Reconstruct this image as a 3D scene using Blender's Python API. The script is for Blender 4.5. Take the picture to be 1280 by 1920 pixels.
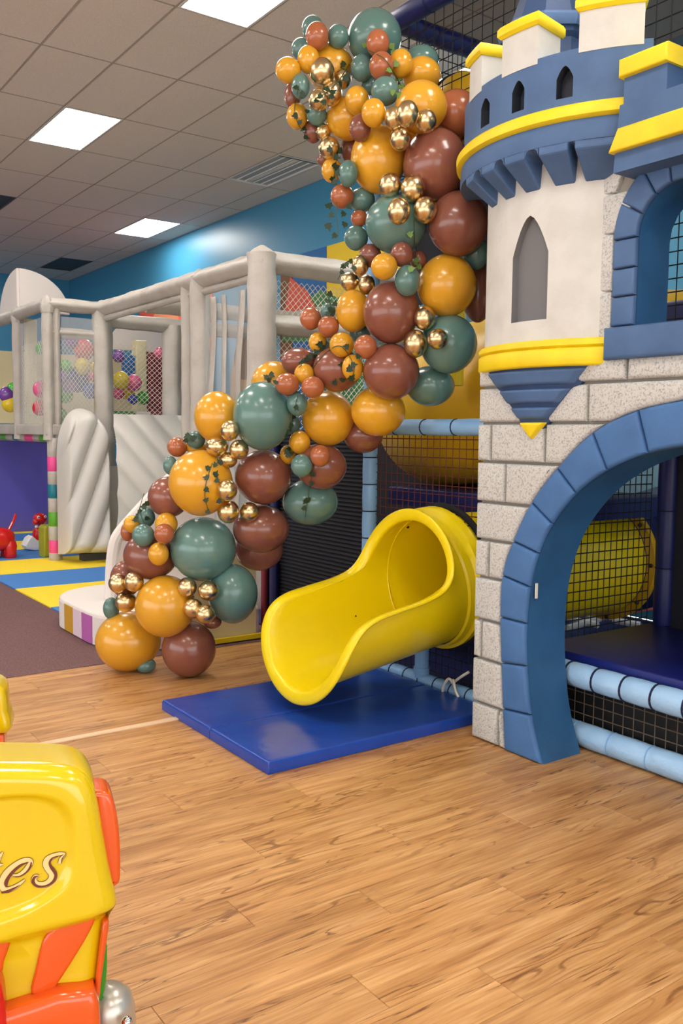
import bpy, bmesh, math, random
from math import sin, cos, pi, radians, sqrt, atan2, hypot
from mathutils import Vector, Matrix
random.seed(7)
for o in list(bpy.data.objects): bpy.data.objects.remove(o, do_unlink=True)
scene = bpy.context.scene
col = scene.collection

# ------------------------------------------------------------------ camera
FPX = 1675.33                         # focal length in pixels of the 1280x1920 frame
CAM = Vector((0.0, 0.0, 1.5))
CR = Vector((0.81461972, -0.57990221, 0.01039959))    # right
CU = Vector((0.04187899, 0.07669441, 0.99617474))     # up
CF = Vector((0.57848152, 0.81106806, -0.08676250))    # forward
cd = bpy.data.cameras.new('camera'); cam = bpy.data.objects.new('camera', cd); col.objects.link(cam)
cd.sensor_fit = 'VERTICAL'; cd.sensor_height = 36.0; cd.lens = FPX / 1920 * 36.0
cd.clip_start = 0.05; cd.clip_end = 100
cam.matrix_world = Matrix(((CR.x, CU.x, -CF.x, CAM.x), (CR.y, CU.y, -CF.y, CAM.y), (CR.z, CU.z, -CF.z, CAM.z), (0, 0, 0, 1)))
scene.camera = cam

# ------------------------------------------------------------------ world, exposure
w = bpy.data.worlds.new('world'); scene.world = w; w.use_nodes = True
w.node_tree.nodes['Background'].inputs[0].default_value = (0.96, 0.98, 1.0, 1)
w.node_tree.nodes['Background'].inputs[1].default_value = 3.0
scene.view_settings.view_transform = 'Standard'; scene.view_settings.look = 'None'
scene.view_settings.exposure = 0.36; scene.view_settings.gamma = 1.0
scene.view_settings.use_curve_mapping = False
LAMP = 17.0                            # radiance of the ceiling panels (the room's own lamps)

# fill daylight: unseen windows added to the left and front walls; portals only guide the sampling
WINL = (-4.2, 9.6, 0.5, 3.5)           # left wall: y from, to, z from, to
WINF = (-6.2, 5.2, 0.5, 3.5)           # front wall: x from, to, z from, to
for nm, loc, rot, sz in (('fill_window_portal', (-7.08, (WINL[0] + WINL[1]) / 2, 2.0), (0, -pi / 2, 0), (3.0, WINL[1] - WINL[0])), ('fill_window_portal', ((WINF[0] + WINF[1]) / 2, -5.08, 2.0), (pi / 2, 0, 0), (WINF[1] - WINF[0], 3.0))):
    ld = bpy.data.lights.new(nm, 'AREA'); ld.shape = 'RECTANGLE'; ld.size, ld.size_y = sz; ld.cycles.is_portal = True
    lo_ = bpy.data.objects.new(nm, ld); lo_.location = loc; lo_.rotation_euler = rot; col.objects.link(lo_)

# ------------------------------------------------------------------ measuring helpers: a sight line cut with a surface of the room
def ray(u, v):
    return CR * ((u - 640) / FPX) + CU * (-(v - 960) / FPX) + CF
def onx(u, v, x):
    d = ray(u, v); return CAM + d * ((x - CAM.x) / d.x)
def ony(u, v, y):
    d = ray(u, v); return CAM + d * ((y - CAM.y) / d.y)
def onz(u, v, z=0.0):
    d = ray(u, v); return CAM + d * ((z - CAM.z) / d.z)
def depth(u, v, t):
    return CAM + ray(u, v) * t
def oncyl(u, v, xc, yc, r):
    """front hit with an upright cylinder: (angle, z); angle 0 faces -X, positive towards +Y"""
    d = ray(u, v); ox, oy = CAM.x - xc, CAM.y - yc
    A = d.x * d.x + d.y * d.y; B = ox * d.x + oy * d.y; Cc = ox * ox + oy * oy - r * r
    D = max(B * B - A * Cc, 0.0); t = (-B - sqrt(D)) / A
    P = CAM + d * t
    return atan2(P.y - yc, -(P.x - xc)), P.z

# ------------------------------------------------------------------ materials
def lin(c):
    def f(x):
        x /= 255.0
        return x / 12.92 if x <= 0.04045 else ((x + 0.055) / 1.055) ** 2.4
    return (f(c[0]), f(c[1]), f(c[2]), 1.0)
MATS = {}
def mat(name, c, rough=0.5, metal=0.0, coat=0.0, noise=None, bump=None, emit=None, alpha=None, spec=None, objrand=0.0, sheen=0.0):
    """noise=(scale, second colour, contrast lo, hi)   bump=(scale, strength, stretch xyz or None)"""
    m = bpy.data.materials.new(name); m.use_nodes = True; nt = m.node_tree; b = nt.nodes['Principled BSDF']
    b.inputs['Base Color'].default_value = lin(c); b.inputs['Roughness'].default_value = rough
    b.inputs['Metallic'].default_value = metal; b.inputs['Coat Weight'].default_value = coat
    b.inputs['Coat Roughness'].default_value = 0.08
    if spec is not None: b.inputs['Specular IOR Level'].default_value = spec
    if sheen: b.inputs['Sheen Weight'].default_value = sheen
    tc = nt.nodes.new('ShaderNodeTexCoord')
    csock = None
    if noise:
        n = nt.nodes.new('ShaderNodeTexNoise'); n.inputs['Scale'].default_value = noise[0]; n.inputs['Detail'].default_value = 5
        nt.links.new(tc.outputs['Object'], n.inputs['Vector'])
        r = nt.nodes.new('ShaderNodeValToRGB'); r.color_ramp.elements[0].position = noise[2]; r.color_ramp.elements[1].position = noise[3]
        r.color_ramp.elements[0].color = lin(c); r.color_ramp.elements[1].color = lin(noise[1])
        nt.links.new(n.outputs['Fac'], r.inputs['Fac']); csock = r.outputs['Color']
        nt.links.new(csock, b.inputs['Base Color'])
    if objrand:
        oi = nt.nodes.new('ShaderNodeObjectInfo'); mr = nt.nodes.new('ShaderNodeMapRange')
        mr.inputs['To Min'].default_value = 1 - objrand; mr.inputs['To Max'].default_value = 1 + objrand
        nt.links.new(oi.outputs['Random'], mr.inputs['Value'])
        hs = nt.nodes.new('ShaderNodeHueSaturation'); hs.inputs['Color'].default_value = lin(c)
        if csock: nt.links.new(csock, hs.inputs['Color'])
        nt.links.new(mr.outputs['Result'], hs.inputs['Value']); nt.links.new(hs.outputs['Color'], b.inputs['Base Color'])
    if bump:
        n = nt.nodes.new('ShaderNodeTexNoise'); n.inputs['Scale'].default_value = bump[0]; n.inputs['Detail'].default_value = 4
        if len(bump) > 2 and bump[2]:
            mp = nt.nodes.new('ShaderNodeMapping'); mp.inputs['Scale'].default_value = bump[2]
            nt.links.new(tc.outputs['Object'], mp.inputs['Vector']); nt.links.new(mp.outputs['Vector'], n.inputs['Vector'])
        else: nt.links.new(tc.outputs['Object'], n.inputs['Vector'])
        bp = nt.nodes.new('ShaderNodeBump'); bp.inputs['Strength'].default_value = bump[1]; bp.inputs['Distance'].default_value = 0.01
        nt.links.new(n.outputs['Fac'], bp.inputs['Height']); nt.links.new(bp.outputs['Normal'], b.inputs['Normal'])
    if emit:
        b.inputs['Emission Color'].default_value = lin(emit[0]); b.inputs['Emission Strength'].default_value = emit[1]
    if alpha is not None: b.inputs['Alpha'].default_value = alpha
    MATS[name] = m
    return m

def wood_material():
    m = bpy.data.materials.new('oak_vinyl'); m.use_nodes = True; nt = m.node_tree; N = nt.nodes.new; L = nt.links.new
    b = nt.nodes['Principled BSDF']
    tc = N('ShaderNodeTexCoord'); oi = N('ShaderNodeObjectInfo')
    sc = N('ShaderNodeVectorMath'); sc.operation = 'SCALE'; sc.inputs[0].default_value = (37.0, 91.0, 53.0); L(oi.outputs['Random'], sc.inputs['Scale'])
    add = N('ShaderNodeVectorMath'); add.operation = 'ADD'; L(tc.outputs['Object'], add.inputs[0]); L(sc.outputs['Vector'], add.inputs[1])
    def stretched(sx, sy, scale, detail, dist=0.0, rough=0.55):
        mp = N('ShaderNodeMapping'); mp.inputs['Scale'].default_value = (sx, sy, 1); L(add.outputs['Vector'], mp.inputs['Vector'])
        n = N('ShaderNodeTexNoise'); n.inputs['Scale'].default_value = scale; n.inputs['Detail'].default_value = detail
        n.inputs['Distortion'].default_value = dist; n.inputs['Roughness'].default_value = rough; L(mp.outputs['Vector'], n.inputs['Vector']); return n
    def ramp(src, stops):
        r = N('ShaderNodeValToRGB'); e = r.color_ramp.elements
        e[0].position = stops[0][0]; e[0].color = stops[0][1]; e[1].position = stops[-1][0]; e[1].color = stops[-1][1]
        for p, c in stops[1:-1]:
            k = e.new(p); k.color = c
        L(src, r.inputs['Fac']); return r
    base = ramp(stretched(1.0, 9.0, 2.2, 6, 0.6).outputs['Fac'], [(0.28, lin((162, 110, 60))), (0.5, lin((196, 146, 90))), (0.72, lin((216, 170, 114)))])
    fine = ramp(stretched(1.4, 40.0, 2.5, 4, 0.3).outputs['Fac'], [(0.32, (0.64, 0.58, 0.51, 1)), (0.58, (1, 1, 1, 1))])
    mul = N('ShaderNodeMix'); mul.data_type = 'RGBA'; mul.blend_type = 'MULTIPLY'; mul.inputs['Factor'].default_value = 0.75
    L(base.outputs['Color'], mul.inputs[6]); L(fine.outputs['Color'], mul.inputs[7])
    # cathedral figure: rings of a distorted band, only here and there
    mp = N('ShaderNodeMapping'); mp.inputs['Scale'].default_value = (1.1, 7.0, 1); L(add.outputs['Vector'], mp.inputs['Vector'])
    ds = N('ShaderNodeTexNoise'); ds.inputs['Scale'].default_value = 1.3; ds.inputs['Detail'].default_value = 2; L(mp.outputs['Vector'], ds.inputs['Vector'])
    mm = N('ShaderNodeMath'); mm.operation = 'MULTIPLY'; mm.inputs[1].default_value = 75.0; L(ds.outputs['Fac'], mm.inputs[0])
    sn = N('ShaderNodeMath'); sn.operation = 'SINE'; L(mm.outputs[0], sn.inputs[0])
    rings = ramp(sn.outputs[0], [(0.55, (1, 1, 1, 1)), (1.0, (0.42, 0.32, 0.24, 1))])
    msk = ramp(stretched(0.8, 5.0, 1.6, 2).outputs['Fac'], [(0.50, (0, 0, 0, 1)), (0.64, (0.8, 0.8, 0.8, 1))])
    mul2 = N('ShaderNodeMix'); mul2.data_type = 'RGBA'; mul2.blend_type = 'MULTIPLY'
    L(msk.outputs['Color'], mul2.inputs['Factor']); L(mul.outputs[2], mul2.inputs[6]); L(rings.outputs['Color'], mul2.inputs[7])
    # dark checks running along the plank
    crk = stretched(1.0, 13.0, 1.7, 3, 0.4, 0.45)
    ab = N('ShaderNodeMath'); ab.operation = 'SUBTRACT'; ab.inputs[1].default_value = 0.5; L(crk.outputs['Fac'], ab.inputs[0])
    ab2 = N('ShaderNodeMath'); ab2.operation = 'ABSOLUTE'; L(ab.outputs[0], ab2.inputs[0])
    line = ramp(ab2.outputs[0], [(0.0, (1, 1, 1, 1)), (0.016, (0, 0, 0, 1))])
    pm = ramp(stretched(1.2, 4.0, 2.3, 2).outputs['Fac'], [(0.48, (0, 0, 0, 1)), (0.58, (0.9, 0.9, 0.9, 1))])
    fm = N('ShaderNodeMath'); fm.operation = 'MULTIPLY'; L(line.outputs['Color'], fm.inputs[0]); L(pm.outputs['Color'], fm.inputs[1])
    mx = N('ShaderNodeMix'); mx.data_type = 'RGBA'; mx.inputs[7].default_value = lin((96, 56, 26)); L(fm.outputs[0], mx.inputs['Factor']); L(mul2.outputs[2], mx.inputs[6])
    hs = N('ShaderNodeHueSaturation'); mr = N('ShaderNodeMapRange'); mr.inputs['To Min'].default_value = 0.93; mr.inputs['To Max'].default_value = 1.05
    L(oi.outputs['Random'], mr.inputs['Value']); L(mr.outputs['Result'], hs.inputs['Value']); L(mx.outputs[2], hs.inputs['Color'])
    L(hs.outputs['Color'], b.inputs['Base Color']); b.inputs['Roughness'].default_value = 0.42
    bp = N('ShaderNodeBump'); bp.inputs['Strength'].default_value = 0.12; bp.inputs['Distance'].default_value = 0.003
    L(fine.outputs['Color'], bp.inputs['Height']); L(bp.outputs['Normal'], b.inputs['Normal'])
    MATS['oak_vinyl'] = m
wood_material()

mat('carpet', (134, 104, 104), 0.95, noise=(160, (94, 70, 72), 0.35, 0.7), bump=(300, 0.5), spec=0.1)
mat('ceiling_tile', (232, 224, 216), 0.9, noise=(120, (216, 207, 198), 0.4, 0.7), bump=(180, 0.35), spec=0.1)
mat('ceiling_grid', (170, 160, 150), 0.6)
mat('lamp', (255, 255, 255), 0.5, emit=((255, 248, 238), LAMP))
mat('lamp_frame', (225, 225, 222), 0.5)
mat('lamp_off', (176, 178, 178), 0.35, metal=0.2)
mat('dark_grey', (70, 72, 74), 0.6)
mat('blue_wall', (66, 146, 186), 0.38, bump=(60, 0.05))
mat('far_wall', (236, 232, 226), 0.8)
mat('strip', (226, 196, 160), 0.4)
mat('blue_vinyl', (24, 64, 158), 0.26, bump=(9, 0.5), noise=(3, (30, 74, 168), 0.4, 0.7))
mat('slide_yellow', (238, 212, 6), 0.3, coat=0.15)
mat('tube_yellow', (214, 170, 24), 0.38)
mat('navy', (14, 24, 88), 0.45)
mat('navy_pad', (16, 30, 110), 0.35, bump=(8, 0.2))
mat('black', (12, 13, 17), 0.7)
mat('pane', (255, 255, 255), 0.05, alpha=0.06)
mat('black_mesh', (20, 24, 36), 0.8)
mat('net_black', (14, 14, 18), 0.8)
mat('net_brown', (86, 76, 64), 0.8)
mat('net_red', (84, 26, 20), 0.8)
mat('net_white', (226, 220, 208), 0.7)
mat('pipe_blue', (132, 178, 224), 0.4, bump=(14, 0.25))
mat('pipe_pale', (160, 202, 240), 0.3, bump=(16, 1.0))
mat('rope_navy', (14, 22, 60), 0.7)
mat('strap_white', (226, 222, 210), 0.5)
mat('stone', (198, 199, 196), 0.85, noise=(130, (122, 120, 116), 0.48, 0.8), bump=(80, 0.35), spec=0.2)
mat('mortar', (138, 133, 125), 0.9, bump=(60, 0.3))
mat('plaster', (208, 208, 203), 0.8, noise=(7, (197, 196, 190), 0.4, 0.7), bump=(60, 0.12), spec=0.2)
mat('window_grey', (112, 112, 114), 0.8, bump=(40, 0.1))
mat('castle_blue', (68, 114, 170), 0.6, noise=(5, (58, 100, 152), 0.35, 0.7), bump=(55, 0.15))
mat('castle_blue_deep', (44, 98, 146), 0.55, noise=(5, (38, 86, 130), 0.35, 0.7), bump=(55, 0.12))
mat('castle_navy', (48, 72, 112), 0.6, bump=(55, 0.15))
mat('castle_steel', (74, 106, 150), 0.6, noise=(6, (64, 94, 136), 0.35, 0.7), bump=(55, 0.15))
mat('castle_slot', (34, 40, 52), 0.7)
mat('castle_yellow', (242, 216, 24), 0.5, noise=(6, (232, 200, 18), 0.4, 0.7), bump=(40, 0.1))
mat('b_mustard', (216, 158, 40), 0.24, coat=0.25, objrand=0.06)
mat('b_brown', (134, 80, 64), 0.24, coat=0.25, objrand=0.10)
mat('b_rust', (170, 98, 62), 0.24, coat=0.25, objrand=0.06)
mat('b_teal', (90, 126, 120), 0.24, coat=0.25, objrand=0.10)
mat('b_gold', (216, 194, 150), 0.27, metal=1.0, objrand=0.05)
mat('leaf', (24, 44, 28), 0.5, noise=(30, (40, 70, 34), 0.4, 0.7))
mat('leaf_pale', (104, 138, 60), 0.5)
mat('stem', (64, 82, 44), 0.6)
mat('white_vinyl', (186, 181, 174), 0.5, noise=(4, (172, 165, 156), 0.4, 0.7), bump=(13, 0.9))
mat('white_puff', (204, 201, 196), 0.34, bump=(7, 0.45))
mat('white_foam', (224, 217, 212), 0.6)
mat('cream', (222, 212, 170), 0.6)
mat('gold_panel', (196, 150, 40), 0.5); mat('lilac', (176, 96, 168), 0.5); mat('pale_pink', (222, 200, 214), 0.5)
mat('foam_yellow', (246, 216, 40), 0.75, bump=(120, 0.2)); mat('foam_blue', (62, 126, 200), 0.75, bump=(120, 0.2))
mat('violet', (104, 98, 200), 0.5); mat('pink', (236, 78, 150), 0.4); mat('teal_band', (20, 118, 138), 0.4); mat('green_band', (92, 166, 36), 0.4)
mat('toy_red', (204, 22, 24), 0.25, coat=0.3); mat('olive', (156, 156, 30), 0.5)
mat('toy_yellow', (222, 192, 8), 0.18, coat=0.4); mat('toy_orange', (224, 88, 22), 0.2, coat=0.4)
mat('toy_green', (44, 140, 30), 0.25, coat=0.3); mat('toy_silver', (196, 192, 182), 0.3, metal=0.6); mat('chrome', (220, 220, 222), 0.1, metal=1.0)
mat('ink_brown', (104, 44, 20), 0.5); mat('ink_cream', (244, 206, 140), 0.5); mat('ink_line', (120, 86, 20), 0.5)
mat('white', (240, 240, 238), 0.4); mat('bolt', (60, 42, 20), 0.4, metal=0.6)
mat('p_purple', (120, 70, 160), 0.25, coat=.3); mat('p_red', (214, 40, 60), 0.25, coat=.3); mat('p_green', (70, 180, 60), 0.25, coat=.3)
mat('p_yellow', (232, 204, 40), 0.25, coat=.3); mat('p_blue', (46, 70, 168), 0.25, coat=.3); mat('p_pink', (232, 96, 150), 0.25, coat=.3); mat('p_lilac', (158, 128, 196), 0.25, coat=.3)
mat('m_red', (224, 92, 70), 0.6); mat('m_green', (72, 138, 84), 0.6); mat('m_blue', (30, 104, 170), 0.6); mat('m_sky', (120, 170, 205), 0.6)
mat('m_yellow', (242, 206, 40), 0.6); mat('m_brown', (120, 78, 44), 0.6); mat('m_maroon', (120, 30, 50), 0.6); mat('m_peach', (236, 150, 106), 0.6); mat('m_tan', (196, 158, 110), 0.6)
mat('roof_mesh', (98, 98, 102), 0.9, alpha=0.5); mat('lit_wall_blue', (150, 198, 226), 0.6); mat('coral', (216, 104, 104), 0.6)

def clear_material():
    m = bpy.data.materials.new('clear_vinyl'); m.use_nodes = True; nt = m.node_tree; b = nt.nodes['Principled BSDF']
    b.inputs['Base Color'].default_value = (0.9, 0.92, 0.92, 1); b.inputs['Roughness'].default_value = 0.15; b.inputs['Alpha'].default_value = 0.16
    MATS['clear_vinyl'] = m
clear_material()

# ------------------------------------------------------------------ mesh helpers
class MB:
    def __init__(s): s.v = []; s.f = []; s.m = []
    def add(s, V, F, k=0):
        n = len(s.v); s.v += [tuple(p) for p in V]; s.f += [tuple(i + n for i in q) for q in F]; s.m += [k] * len(F); return s
    def box(s, lo, hi, k=0):
        x0, y0, z0 = lo; x1, y1, z1 = hi
        V = [(x0, y0, z0), (x1, y0, z0), (x1, y1, z0), (x0, y1, z0), (x0, y0, z1), (x1, y0, z1), (x1, y1, z1), (x0, y1, z1)]
        return s.add(V, [(0, 3, 2, 1), (4, 5, 6, 7), (0, 1, 5, 4), (1, 2, 6, 5), (2, 3, 7, 6), (3, 0, 4, 7)], k)
    def tube(s, pts, r, n=10, cap=True, k=0, closed=False):
        pts = [Vector(p) for p in pts]; rr = r if isinstance(r, (list, tuple)) else [r] * len(pts)
        V = []; up = None; N = len(pts)
        for i, p in enumerate(pts):
            if closed: t = pts[(i + 1) % N] - pts[i - 1]
            else: t = pts[min(i + 1, N - 1)] - pts[max(i - 1, 0)]
            t.normalize()
            if up is None:
                up = Vector((0, 0, 1)) if abs(t.z) < .9 else Vector((1, 0, 0))
            a = up - t * up.dot(t)
            if a.length < 1e-6: a = t.orthogonal()
            a.normalize(); up = a; b = t.cross(a)
            for j in range(n):
                q = 2 * pi * j / n; V.append(p + (a * cos(q) + b * sin(q)) * rr[i])
        F = []
        for i in range(N if closed else N - 1):
            i2 = (i + 1) % N
            for j in range(n):
                F.append((i * n + j, i * n + (j + 1) % n, i2 * n + (j + 1) % n, i2 * n + j))
        if cap and not closed:
            F.append(tuple(reversed(range(n)))); F.append(tuple(range((N - 1) * n, N * n)))
        return s.add(V, F, k)
    def lathe(s, prof, n=24, org=(0, 0, 0), k=0):
        V = []; ox, oy, oz = org
        for r, z in prof:
            for j in range(n):
                q = 2 * pi * j / n; V.append((ox + r * cos(q), oy + r * sin(q), oz + z))
        F = []
        for i in range(len(prof) - 1):
            for j in range(n): F.append((i * n + j, i * n + (j + 1) % n, (i + 1) * n + (j + 1) % n, (i + 1) * n + j))
        F.append(tuple(reversed(range(n)))); F.append(tuple(range((len(prof) - 1) * n, len(prof) * n)))
        return s.add(V, F, k)
    def ball(s, c, r, n=20, m=12, sq=(1, 1, 1), k=0):
        V = [(c[0], c[1], c[2] + r * sq[2])]
        for i in range(1, m):
            t = pi * i / m
            for j in range(n):
                q = 2 * pi * j / n; V.append((c[0] + r * sq[0] * sin(t) * cos(q), c[1] + r * sq[1] * sin(t) * sin(q), c[2] + r * sq[2] * cos(t)))
        V.append((c[0], c[1], c[2] - r * sq[2])); F = []
        for j in range(n): F.append((0, 1 + j, 1 + (j + 1) % n))
        for i in range(m - 2):
            for j in range(n):
                a = 1 + i * n + j; b = 1 + i * n + (j + 1) % n; F.append((a, a + n, b + n, b))
        e = len(V) - 1; o = 1 + (m - 2) * n
        for j in range(n): F.append((o + j, e, o + (j + 1) % n))
        return s.add(V, F, k)
    def grid(s, fn, nu, nv, k=0):
        V = [fn(i / nu, j / nv) for i in range(nu + 1) for j in range(nv + 1)]
        F = [(i * (nv + 1) + j, (i + 1) * (nv + 1) + j, (i + 1) * (nv + 1) + j + 1, i * (nv + 1) + j + 1) for i in range(nu) for j in range(nv)]
        return s.add(V, F, k)
    def prism(s, poly, fn, d0, d1, k=0):
        """poly in (a,b); fn(a,b,d) -> point"""
        n = len(poly); V = [fn(a, b, d0) for a, b in poly] + [fn(a, b, d1) for a, b in poly]
        F = [tuple(range(n)), tuple(reversed(range(n, 2 * n)))] + [(i, n + i, n + (i + 1) % n, (i + 1) % n) for i in range(n)]
        return s.add(V, F, k)
    def pillow(s, poly, fn, d0, d1, e, k=0, steps=3):
        """prism whose front edge is rounded over e"""
        rings = [(0, d0)] + [(e * (1 - cos(t * pi / 2 / steps)), d1 - e + e * sin(t * pi / 2 / steps)) for t in range(steps + 1)]
        n = len(poly); V = []; F = []
        for off, d in rings:
            V += [fn(a, b, d) for a, b in inset(poly, off)]
        for r in range(len(rings) - 1):
            for i in range(n):
                F.append((r * n + i, (r + 1) * n + i, (r + 1) * n + (i + 1) % n, r * n + (i + 1) % n))
        F.append(tuple(range(n))); L = (len(rings) - 1) * n; F.append(tuple(reversed(range(L, L + n))))
        return s.add(V, F, k)
    def build(s, name, mats, parent=None, smooth=35, loc=None):
        me = bpy.data.meshes.new(name); me.from_pydata(s.v, [], s.f)
        if not isinstance(mats, (list, tuple)): mats = [mats]
        for q in mats: me.materials.append(MATS[q])
        if len(mats) > 1: me.polygons.foreach_set('material_index', s.m)
        bm = bmesh.new(); bm.from_mesh(me); bmesh.ops.recalc_face_normals(bm, faces=bm.faces); bm.to_mesh(me); bm.free()
        if smooth:
            me.polygons.foreach_set('use_smooth', [True] * len(me.polygons)); me.set_sharp_from_angle(angle=radians(smooth))
        me.update()
        o = bpy.data.objects.new(name, me); col.objects.link(o)
        if parent is not None:
            o.parent = parent
            if parent.type == 'EMPTY': o.matrix_parent_inverse = Matrix.Translation(-parent.location)
        return o

def area2(p): return sum(p[i][0] * p[(i + 1) % len(p)][1] - p[(i + 1) % len(p)][0] * p[i][1] for i in range(len(p)))
def inset(poly, e):
    if e == 0: return list(poly)
    sg = 1 if area2(poly) > 0 else -1; n = len(poly); out = []
    for i in range(n):
        p0, p1, p2 = poly[i - 1], poly[i], poly[(i + 1) % n]
        a = (p1[0] - p0[0], p1[1] - p0[1]); b = (p2[0] - p1[0], p2[1] - p1[1])
        la = hypot(*a) or 1e-9; lb = hypot(*b) or 1e-9
        na = (-a[1] / la * sg, a[0] / la * sg); nb = (-b[1] / lb * sg, b[0] / lb * sg)
        m = (na[0] + nb[0], na[1] + nb[1]); q = max(1 + na[0] * nb[0] + na[1] * nb[1], 0.35)
        out.append((p1[0] + m[0] * e / q, p1[1] + m[1] * e / q))
    return out
def tag(o, label=None, cat=None, group=None, kind=None):
    if label: o['label'] = label
    if cat: o['category'] = cat
    if group: o['group'] = group
    if kind: o['kind'] = kind
    return o
def empty(name, loc, label=None, cat=None, group=None, kind=None):
    o = bpy.data.objects.new(name, None); o.location = loc; o.empty_display_size = 0.1; col.objects.link(o)
    return tag(o, label, cat, group, kind)
def smoothpath(pts, n=8):
    """Catmull-Rom through the points (any dimension)"""
    P = [tuple(p) for p in pts]; P = [P[0]] + P + [P[-1]]; out = []
    for i in range(1, len(P) - 2):
        for k in range(n):
            t = k / n; a, b, c, d = P[i - 1], P[i], P[i + 1], P[i + 2]
            out.append(tuple(0.5 * (2 * b[q] + (c[q] - a[q]) * t + (2 * a[q] - 5 * b[q] + 4 * c[q] - d[q]) * t * t + (3 * b[q] - a[q] - 3 * c[q] + d[q]) * t ** 3) for q in range(len(b))))
    out.append(P[-2]); return out
def net(fn, a0, a1, na, b0, b1, nb, r, skip=None, diag=False, seg=1, sag=0.0):
    """square or diamond netting of thin strands on the surface fn(a,b)"""
    m = MB()
    def strand(pl):
        run = []
        for a, b in pl:
            if skip and skip(a, b):
                if len(run) > 1: m.tube([fn(*q) for q in run], r, 4, False)
                run = []
            else: run.append((a, b))
        if len(run) > 1: m.tube([fn(*q) for q in run], r, 4, False)
    da = (a1 - a0) / na; db = (b1 - b0) / nb
    if not diag:
        for i in range(na + 1): strand([(a0 + da * i, b0 + (b1 - b0) * j / (nb * seg)) for j in range(nb * seg + 1)] if (skip or seg > 1) else [(a0 + da * i, b0), (a0 + da * i, b1)])
        for j in range(nb + 1): strand([(a0 + (a1 - a0) * i / (na * seg), b0 + db * j) for i in range(na * seg + 1)] if (skip or seg > 1) else [(a0, b0 + db * j), (a1, b0 + db * j)])
    else:
        for sgn in (1, -1):
            for i in range(-nb, na + 1):
                pl = []
                for j in range(nb + 1):
                    k = i + j
                    if 0 <= k <= na: pl.append((a0 + da * (k if sgn > 0 else na - k), b0 + db * j))
                if len(pl) > 1: strand(pl if skip else [pl[0], pl[-1]])
    return m
# ================================================================== THE ROOM
H = 4.604                              # ceiling height
XW, YB = 6.30, 18.6                    # right-hand wall, back wall
GX0, GA, GY0, GB = 2.35, 0.600, 6.284, 1.244     # ceiling grid
YC = 5.515                             # carpet edge
# ---- wood floor with single planks
fl = MB().box((-7, -5, -0.06), (XW, YC, -0.005)).build('floor', 'oak_vinyl', None, 0); tag(fl, 'wood-look plank floor with oak grain', None, None, 'structure')
PL, PW = 1.22, 0.18
pm = MB().pillow([(-PL / 2 + .0006, -PW / 2 + .0006), (PL / 2 - .0006, -PW / 2 + .0006), (PL / 2 - .0006, PW / 2 - .0006), (-PL / 2 + .0006, PW / 2 - .0006)],
                 lambda a, b, d: (a, b, d), -0.006, 0.0, 0.0012, 0, 1)
plank0 = pm.build('plank', 'oak_vinyl', fl, 0); first = True
y = YC - PW / 2 - 0.004; row = 0
while y > 0.55:
    off = (row * 0.437 + 0.13 * random.random()) % PL
    x = -0.75 - PL + off
    while x < 3.9:
        if y < 4.3 or x > -1.0:
            if first: p = plank0; first = False
            else:
                p = plank0.copy(); col.objects.link(p); p.parent = fl
            p.location = (x, y, 0)
        x += PL
    y -= PW; row += 1
# ---- threshold strip between the two laid areas
st = MB().pillow([(-1.0, 4.205), (1.985, 4.205), (1.985, 4.247), (-1.0, 4.247)], lambda a, b, d: (a, b, d), 0.0005, 0.008, 0.004).build('trim_1', 'strip')
tag(st, 'pale wooden threshold strip across the plank floor', None, None, 'structure')
# ---- carpet
cp = MB().box((-7, YC, -0.06), (XW, YB, 0.002)).build('carpet', 'carpet', None, 0); tag(cp, 'flat purple-brown carpet beyond the plank floor', None, None, 'structure')
# ---- blue and yellow interlocking foam tiles
fm = MB().box((2.345, 7.3, 0.0025), (4.9, 14.2, 0.004)).build('foam_tile_floor', 'foam_blue', None, 0); tag(fm, 'floor of alternating blue and yellow interlocking foam tiles', None, None, 'structure')
def foam_tile(x0, x1, y0, y1, m):
    def edge(pa, pb):
        n = 24; out = []
        for i in range(n):
            t = i / n; k = 0.012 * sin(t * 24 * pi / 2 * 2)
            nx, ny = (pb[1] - pa[1]), -(pb[0] - pa[0]); L = hypot(nx, ny)
            out.append((pa[0] + (pb[0] - pa[0]) * t - nx / L * abs(k), pa[1] + (pb[1] - pa[1]) * t - ny / L * abs(k)))
        return out
    P = edge((x0, y0), (x1, y0)) + edge((x1, y0), (x1, y1)) + edge((x1, y1), (x0, y1)) + edge((x0, y1), (x0, y0))
    MB().prism(P, lambda a, b, d: (a, b, d), 0.004, 0.016).build('foam_tile', m, fm, 0)
ys = [6.45, 7.5, 8.56, 9.48, 10.5, 11.4, 12.3, 13.2, 14.1]
for j in range(len(ys) - 1):
    for i in range(3 if j > 0 else 1):
        cm = ('foam_blue', 'foam_yellow')[j % 2] if i != 1 or j < 3 else ('foam_blue', 'foam_yellow')[j % 2]
        foam_tile(2.34 + i * .85, 2.34 + (i + 1) * .85 if j else 2.85, ys[j], ys[j + 1], cm)
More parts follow.
